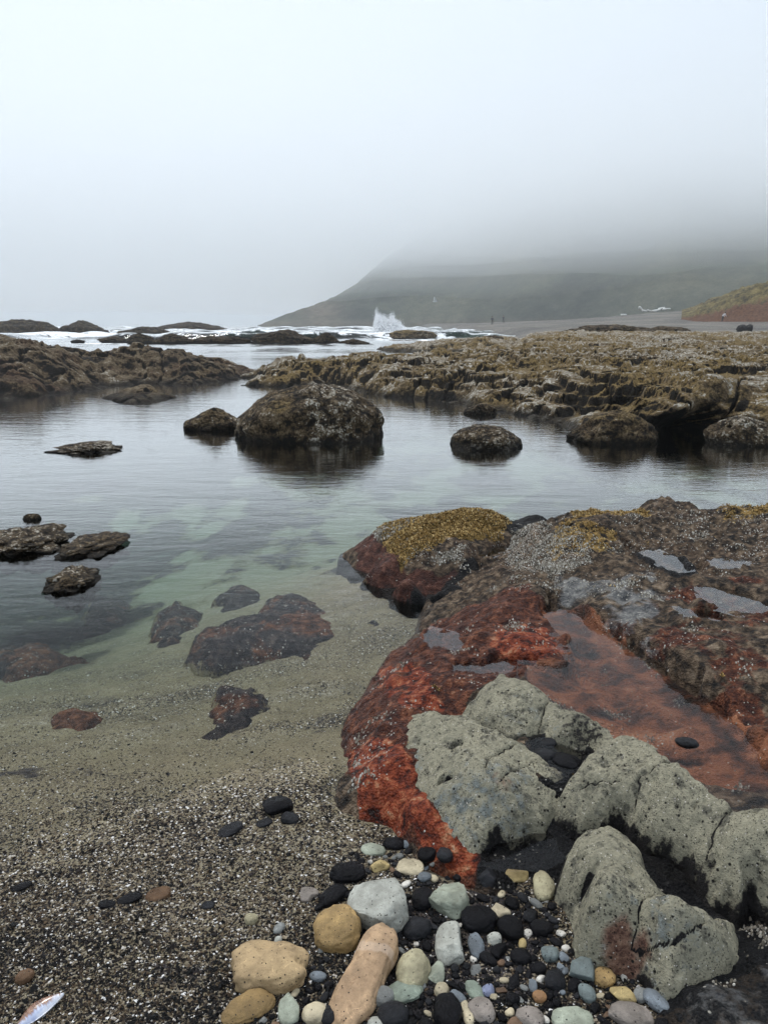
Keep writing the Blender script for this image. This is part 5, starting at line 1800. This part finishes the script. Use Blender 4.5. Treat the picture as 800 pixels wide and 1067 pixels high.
def person(loc, rz, label, shirt, trousers, pose):
    if pose == 'bend':
        J = [(0, 0, .90), (0, -.12, 1.10), (0, -.30, 1.28), (0, -.42, 1.38), (0, -.52, 1.46), (-.11, 0, .86), (-.13, -.02, .48), (-.13, .06, .07), (-.13, -.10, .04), (.11, 0, .86), (.14, .05, .48), (.14, .12, .07), (.14, -.04, .04),
             (-.19, -.32, 1.26), (-.24, -.40, .98), (-.18, -.52, .76), (.19, -.32, 1.26), (.24, -.38, .98), (.18, -.50, .76)]
    else:
        J = [(0, 0, .92), (0, 0, 1.12), (0, 0, 1.36), (0, -.01, 1.48), (0, -.03, 1.62), (-.10, 0, .88), (-.12, -.03, .48), (-.12, .03, .07), (-.12, -.13, .04), (.10, 0, .88), (.13, .03, .48), (.13, .10, .07), (.13, -.06, .04),
             (-.20, 0, 1.40), (-.26, .02, 1.12), (-.24, -.08, .88), (.20, 0, 1.40), (.26, .02, 1.12), (.24, -.08, .88)]
    E = [(0, 1), (1, 2), (2, 3), (3, 4), (0, 5), (5, 6), (6, 7), (7, 8), (0, 9), (9, 10), (10, 11), (11, 12), (2, 13), (13, 14), (14, 15), (2, 16), (16, 17), (17, 18)]
    R = [.15, .15, .17, .065, .105, .095, .07, .05, .04, .095, .07, .05, .04, .065, .05, .04, .065, .05, .04]
    me = skin_figure(J, E, R)
    me.name = 'person'
    me.materials.clear()
    for m in (SKIN, shirt, trousers):
        me.materials.append(m)
    neck = J[3]
    for p in me.polygons:
        c = p.center
        if c.z > neck[2] - .02 or (abs(c.x) > .15 and c.z < J[15][2] + .06 and c.z > J[15][2] - .15 and c.y < J[15][1] + .12):
            p.material_index = 0
        elif c.z > .92 and not (c.z < .95 and abs(c.x) < .2):
            p.material_index = 1
        elif c.z < .92:
            p.material_index = 2 if abs(c.x) < .19 or c.z < .7 else 1
        else:
            p.material_index = 1
    o = bpy.data.objects.new('person', me)
    o.location = loc
    o.rotation_euler = (0, 0, rz)
    link(o, label=label, cat='person')
    V, Fc = ico(3)
    V = V * [.105, .12, .11]
    h = mesh_np('hair', V[:], Fc, HAIR, parent=o)
    h.location = (J[4][0], J[4][1] + .03, J[4][2] + .05)
    return o


def far_ground(px, D):
    x, y = WD(px, D)
    return x, y, float(ground_z(np.array([x]), np.array([y]))[0])


WHITE = mat_plain('white_cloth', (.72, .70, .70), .8, .08)
DARK = mat_plain('dark_cloth', (.02, .02, .024), .8, .2)
NAVY = mat_plain('slate_cloth', (.06, .065, .08), .8, .2)
x, y, z = far_ground(752, 128)
person((x, y, z), .4, 'distant person in a white top and dark trousers, bending on the shingle beach', WHITE, DARK, 'bend')
x, y, z = far_ground(512.5, 165)
person((x, y, z), .2, 'taller of two dark distant figures standing at the water edge', NAVY, DARK, 'stand')
x, y, z = far_ground(524, 190)
person((x, y, z), -.5, 'smaller of two dark distant figures, to the right at the water edge', NAVY, DARK, 'stand')

blob_rock('gravel_bank', 590, 695, 348.5, 337.5, M['bank'], depth=.35, sub=6, seed=107, rough=.22, zb=.70, sq=3.0, peak=.15,
          label='long low bank of dark stones on the beach, below the white driftwood', cat='stone bank')
blob_rock('gravel_bank', 660, 728, 349.5, 339.5, M['bank'], depth=.35, sub=5, seed=109, rough=.22, zb=.65, sq=2.8, peak=.2,
          label='second, browner stone bank at the right end of the long dark one', cat='stone bank')
# black rocks on the upper beach
for a, b, D, H, s, lab in ((768, 779, 62, .75, 3, 'black hunched rock on the beach at the right, larger of a pair'), (776.5, 784, 62, .8, 5, 'black slanting rock leaning on the larger black one on the beach')):
    x, y, z = far_ground((a + b) / 2, D)
    V, Fc = ico(4)
    n = fbm(V[:, 0] * 1.5 + s, V[:, 1] * 1.5, V[:, 2] * 1.5, seed=s) * .25
    V = V * (1 + n[:, None]) * [(b - a) / 2 / F * D, .4, .5 * H]
    V[:, 2] += .25 * V[:, 0] * (s == 5) * 1.2
    _place(mesh_np('beach_rock', V, Fc, M['black_rock'], label=lab, cat='rock'), (x, y, z + .3 * H))

# gull
def gull():
    bm = bmesh.new()
    bmesh.ops.create_icosphere(bm, subdivisions=3, radius=1)
    for v in bm.verts:
        v.co = Vector((v.co.x * .30, v.co.y * .075 * (1 - .4 * v.co.x), v.co.z * .08))
    W = mat_plain('white_plumage', (.78, .78, .77), .7, .05)
    me = bpy.data.meshes.new('gull')
    bm.to_mesh(me)
    bm.free()
    me.materials.append(W)
    o = link(bpy.data.objects.new('gull', me), label='tiny white gull in flight against the misty headland', cat='gull')
    o.location = (*WD(452.5, 110), 1.4 + 110 * 22.5 / F)
    for s in (-1, 1):
        pts = [(.10, .04, .02), (.0, .25, .30), (-.05, .42, .62)]
        ch = [.16, .14, .03]
        V, Fc = [], []
        for (x, y, z), c in zip(pts, ch):
            V += [(x + c, s * y, z), (x - c, s * y, z), (x + c, s * y, z + .02), (x - c, s * y, z + .02)]
        for i in range(2):
            a, b = 4 * i, 4 * i + 4
            Fc += [(a, a + 1, b + 1, b), (a + 2, b + 2, b + 3, a + 3), (a, b, b + 2, a + 2), (a + 1, a + 3, b + 3, b + 1)]
        mesh_np('wing', V, Fc, W, smooth=False, parent=o)
    return o


gull()


def log(px0, py0, px1, py1, D, r, label, seed):
    zs = [1.4 + D * (337.3 - q) / F for q in (py0, py1)]
    a = np.array([*WD(px0, D), zs[0]])
    b = np.array([*WD(px1, D * 1.02), zs[1]])
    n, k = 14, 10
    ax = (b - a) / np.linalg.norm(b - a)
    u = np.cross(ax, [0, 0, 1.0])
    u /= np.linalg.norm(u)
    w = np.cross(u, ax)
    V = []
    for i in range(n):
        t = i / (n - 1)
        c = a + (b - a) * t + w * .12 * math.sin(t * 3 + seed)
        rad = r * (1 - .45 * t) * (1 + .12 * math.sin(t * 9 + seed)) * (.25 if i in (0, n - 1) else 1)
        for j in range(k):
            q = 2 * math.pi * j / k
            V.append(c + rad * (math.cos(q) * u + math.sin(q) * w))
    Fc = [(i * k + j, i * k + (j + 1) % k, (i + 1) * k + (j + 1) % k, (i + 1) * k + j) for i in range(n - 1) for j in range(k)]
    mesh_np('driftwood_log', V, Fc, LOGM, label=label, cat='driftwood', origin=tuple(a))


LOGM = mat_plain('bleached_wood', (.72, .71, .68), .85, .1, 4)
log(664.5, 321.0, 668.5, 323.6, 207, .34, 'white driftwood log end sticking up at the left end of the pale pile', 1)
log(668, 324.4, 674, 323.4, 205, .30, 'short white driftwood log second from the left in the pale pile', 2)
log(673, 323.3, 679.5, 324.4, 207, .26, 'white driftwood log slanting down in the middle of the pale pile', 3)
log(678, 324.0, 687, 322.4, 205, .32, 'longest white driftwood log, right of the middle of the pale pile', 4)
log(684, 321.6, 691, 320.8, 209, .24, 'thin white driftwood log lying highest in the pale pile', 5)
log(689, 322.6, 697, 322.0, 206, .30, 'white driftwood log at the right end of the pale pile', 6)
log(638, 331.2, 644, 329.4, 200, .26, 'pale driftwood log lying lowest on the rise, apart from the white pile', 7)
log(646, 328.6, 652, 327.0, 202, .24, 'pale driftwood log on the rise between the lowest one and the white pile', 8)


# ------------------------------------------------------------------ air: haze and the cloud bank on the headland
def volume_mat(name, color, density, aniso=0.0):
    t = NT(name)
    v = t.n('ShaderNodeVolumePrincipled')
    v.inputs['Color'].default_value = color + (1,)
    v.inputs['Density'].default_value = density
    v.inputs['Anisotropy'].default_value = aniso
    t.l(v.outputs[0], t.out.inputs['Volume'])
    return t.m


def box(name, lo, hi, mat, **tags):
    V = [(x, y, z) for x in (lo[0], hi[0]) for y in (lo[1], hi[1]) for z in (lo[2], hi[2])]
    Fc = [(0, 1, 3, 2), (4, 6, 7, 5), (0, 4, 5, 1), (2, 3, 7, 6), (0, 2, 6, 4), (1, 5, 7, 3)]
    return mesh_np(name, V, Fc, mat, smooth=False, **tags)


HAZE_D = .00055
box('haze', (-2450, -30, -6), (2450, 2400, 150), volume_mat('sea_haze', (.97, .985, 1.0), HAZE_D), kind='stuff')


def build_fog(low, dens, seed):
    """low stratus that swallows the top of the headland"""
    X, Y = np.meshgrid(np.linspace(-2400, 2400, 420), np.linspace(70, 2350, 260))
    top = 95.0
    k = sstep(70, 420, Y)
    Zb = low + (top - low - .5) * (1 - k) + 5 * fbm(X * .012, Y * .009, seed=seed + 3, oct=4) * sstep(150, 420, Y)
    Zb = np.minimum(Zb + 14 * sstep(-40, -700, X), top - .02)
    nr, nt = X.shape
    A = np.stack([X, Y, Zb], -1).reshape(-1, 3)
    B = A.copy()
    B[:, 2] = top
    n = len(A)
    Fc = grid_faces(nr, nt)
    i = np.arange(n).reshape(nr, nt)
    ring = np.concatenate([i[0, :], i[1:, -1], i[-1, -2::-1], i[-2:0:-1, 0]])
    m = len(ring)
    j = np.arange(m)
    side = np.stack([ring[j], n + ring[j], n + ring[(j + 1) % m], ring[(j + 1) % m]], -1)
    mesh_np('fog_bank', np.vstack([A, B]), np.vstack([Fc[:, ::-1], Fc + n, side]), volume_mat('hill_fog', (.968, .986, 1.0), dens, .6), kind='stuff')


build_fog(19, .0026, 93)
build_fog(27, .0046, 143)
build_fog(37, .0060, 193)

# ------------------------------------------------------------------ camera, sky, sun
cam = bpy.data.cameras.new('camera')
cam.sensor_fit = 'VERTICAL'
cam.sensor_height = 24
cam.sensor_width = 18
cam.lens = 24 * F / 1067
cam.clip_start = .05
cam.clip_end = 20000
co = bpy.data.objects.new('camera', cam)
co.location = (0, 0, CAMZ)
co.rotation_euler = (math.radians(90) - PITCH, 0, 0)
COL.objects.link(co)
SC.camera = co

SUN_EL, SUN_AZ = math.radians(58), math.radians(-25)      # azimuth from +Y (away from the camera) towards +X
w = bpy.data.worlds.new('World')
SC.world = w
w.use_nodes = True
nt = w.node_tree
nt.nodes.clear()
out = nt.nodes.new('ShaderNodeOutputWorld')
bg = nt.nodes.new('ShaderNodeBackground')
bg.inputs['Strength'].default_value = .1
sky = nt.nodes.new('ShaderNodeTexSky')
sky.sky_type = 'NISHITA'
sky.sun_disc = False
sky.sun_elevation = SUN_EL
sky.sun_rotation = SUN_AZ
sky.air_density = 1.0
sky.dust_density = 3.0
tc = nt.nodes.new('ShaderNodeTexCoord')
sx = nt.nodes.new('ShaderNodeSeparateXYZ')
nt.links.new(tc.outputs['Generated'], sx.inputs[0])
rp = nt.nodes.new('ShaderNodeValToRGB')
rp.color_ramp.elements[0].position = 0.0
rp.color_ramp.elements[0].color = (5.0, 5.85, 6.6, 1)
low_sky = rp.color_ramp.elements.new(.055)
low_sky.color = (6.5, 7.6, 8.8, 1)
rp.color_ramp.elements[2].position = .5
rp.color_ramp.elements[2].color = (6.7, 7.4, 8.25, 1)
nt.links.new(sx.outputs['Z'], rp.inputs[0])
mx = nt.nodes.new('ShaderNodeMix')
mx.data_type = 'RGBA'
mx.inputs[0].default_value = .93
nt.links.new(sky.outputs[0], mx.inputs[6])
nt.links.new(rp.outputs[0], mx.inputs[7])
nt.links.new(mx.outputs[2], bg.inputs['Color'])
nt.links.new(bg.outputs[0], out.inputs['Surface'])

sl = bpy.data.lights.new('sun', 'SUN')
sl.energy = 1.5
sl.angle = math.radians(11)
sl.color = (1, .97, .93)
so = bpy.data.objects.new('sun', sl)
dirv = Vector((math.sin(SUN_AZ) * math.cos(SUN_EL), math.cos(SUN_AZ) * math.cos(SUN_EL), math.sin(SUN_EL)))
so.rotation_euler = dirv.to_track_quat('Z', 'Y').to_euler()
COL.objects.link(so)

SC.view_settings.view_transform = 'Standard'
SC.view_settings.look = 'None'
SC.view_settings.gamma = 1
SC.view_settings.exposure = .58
SC.view_settings.use_curve_mapping = False
SC.render.engine = 'CYCLES'
cy = SC.cycles
cy.use_denoising = True
cy.denoiser = 'OPENIMAGEDENOISE'
cy.max_bounces = 12
cy.volume_bounces = 10
cy.transparent_max_bounces = 12
cy.caustics_reflective = False
cy.caustics_refractive = False
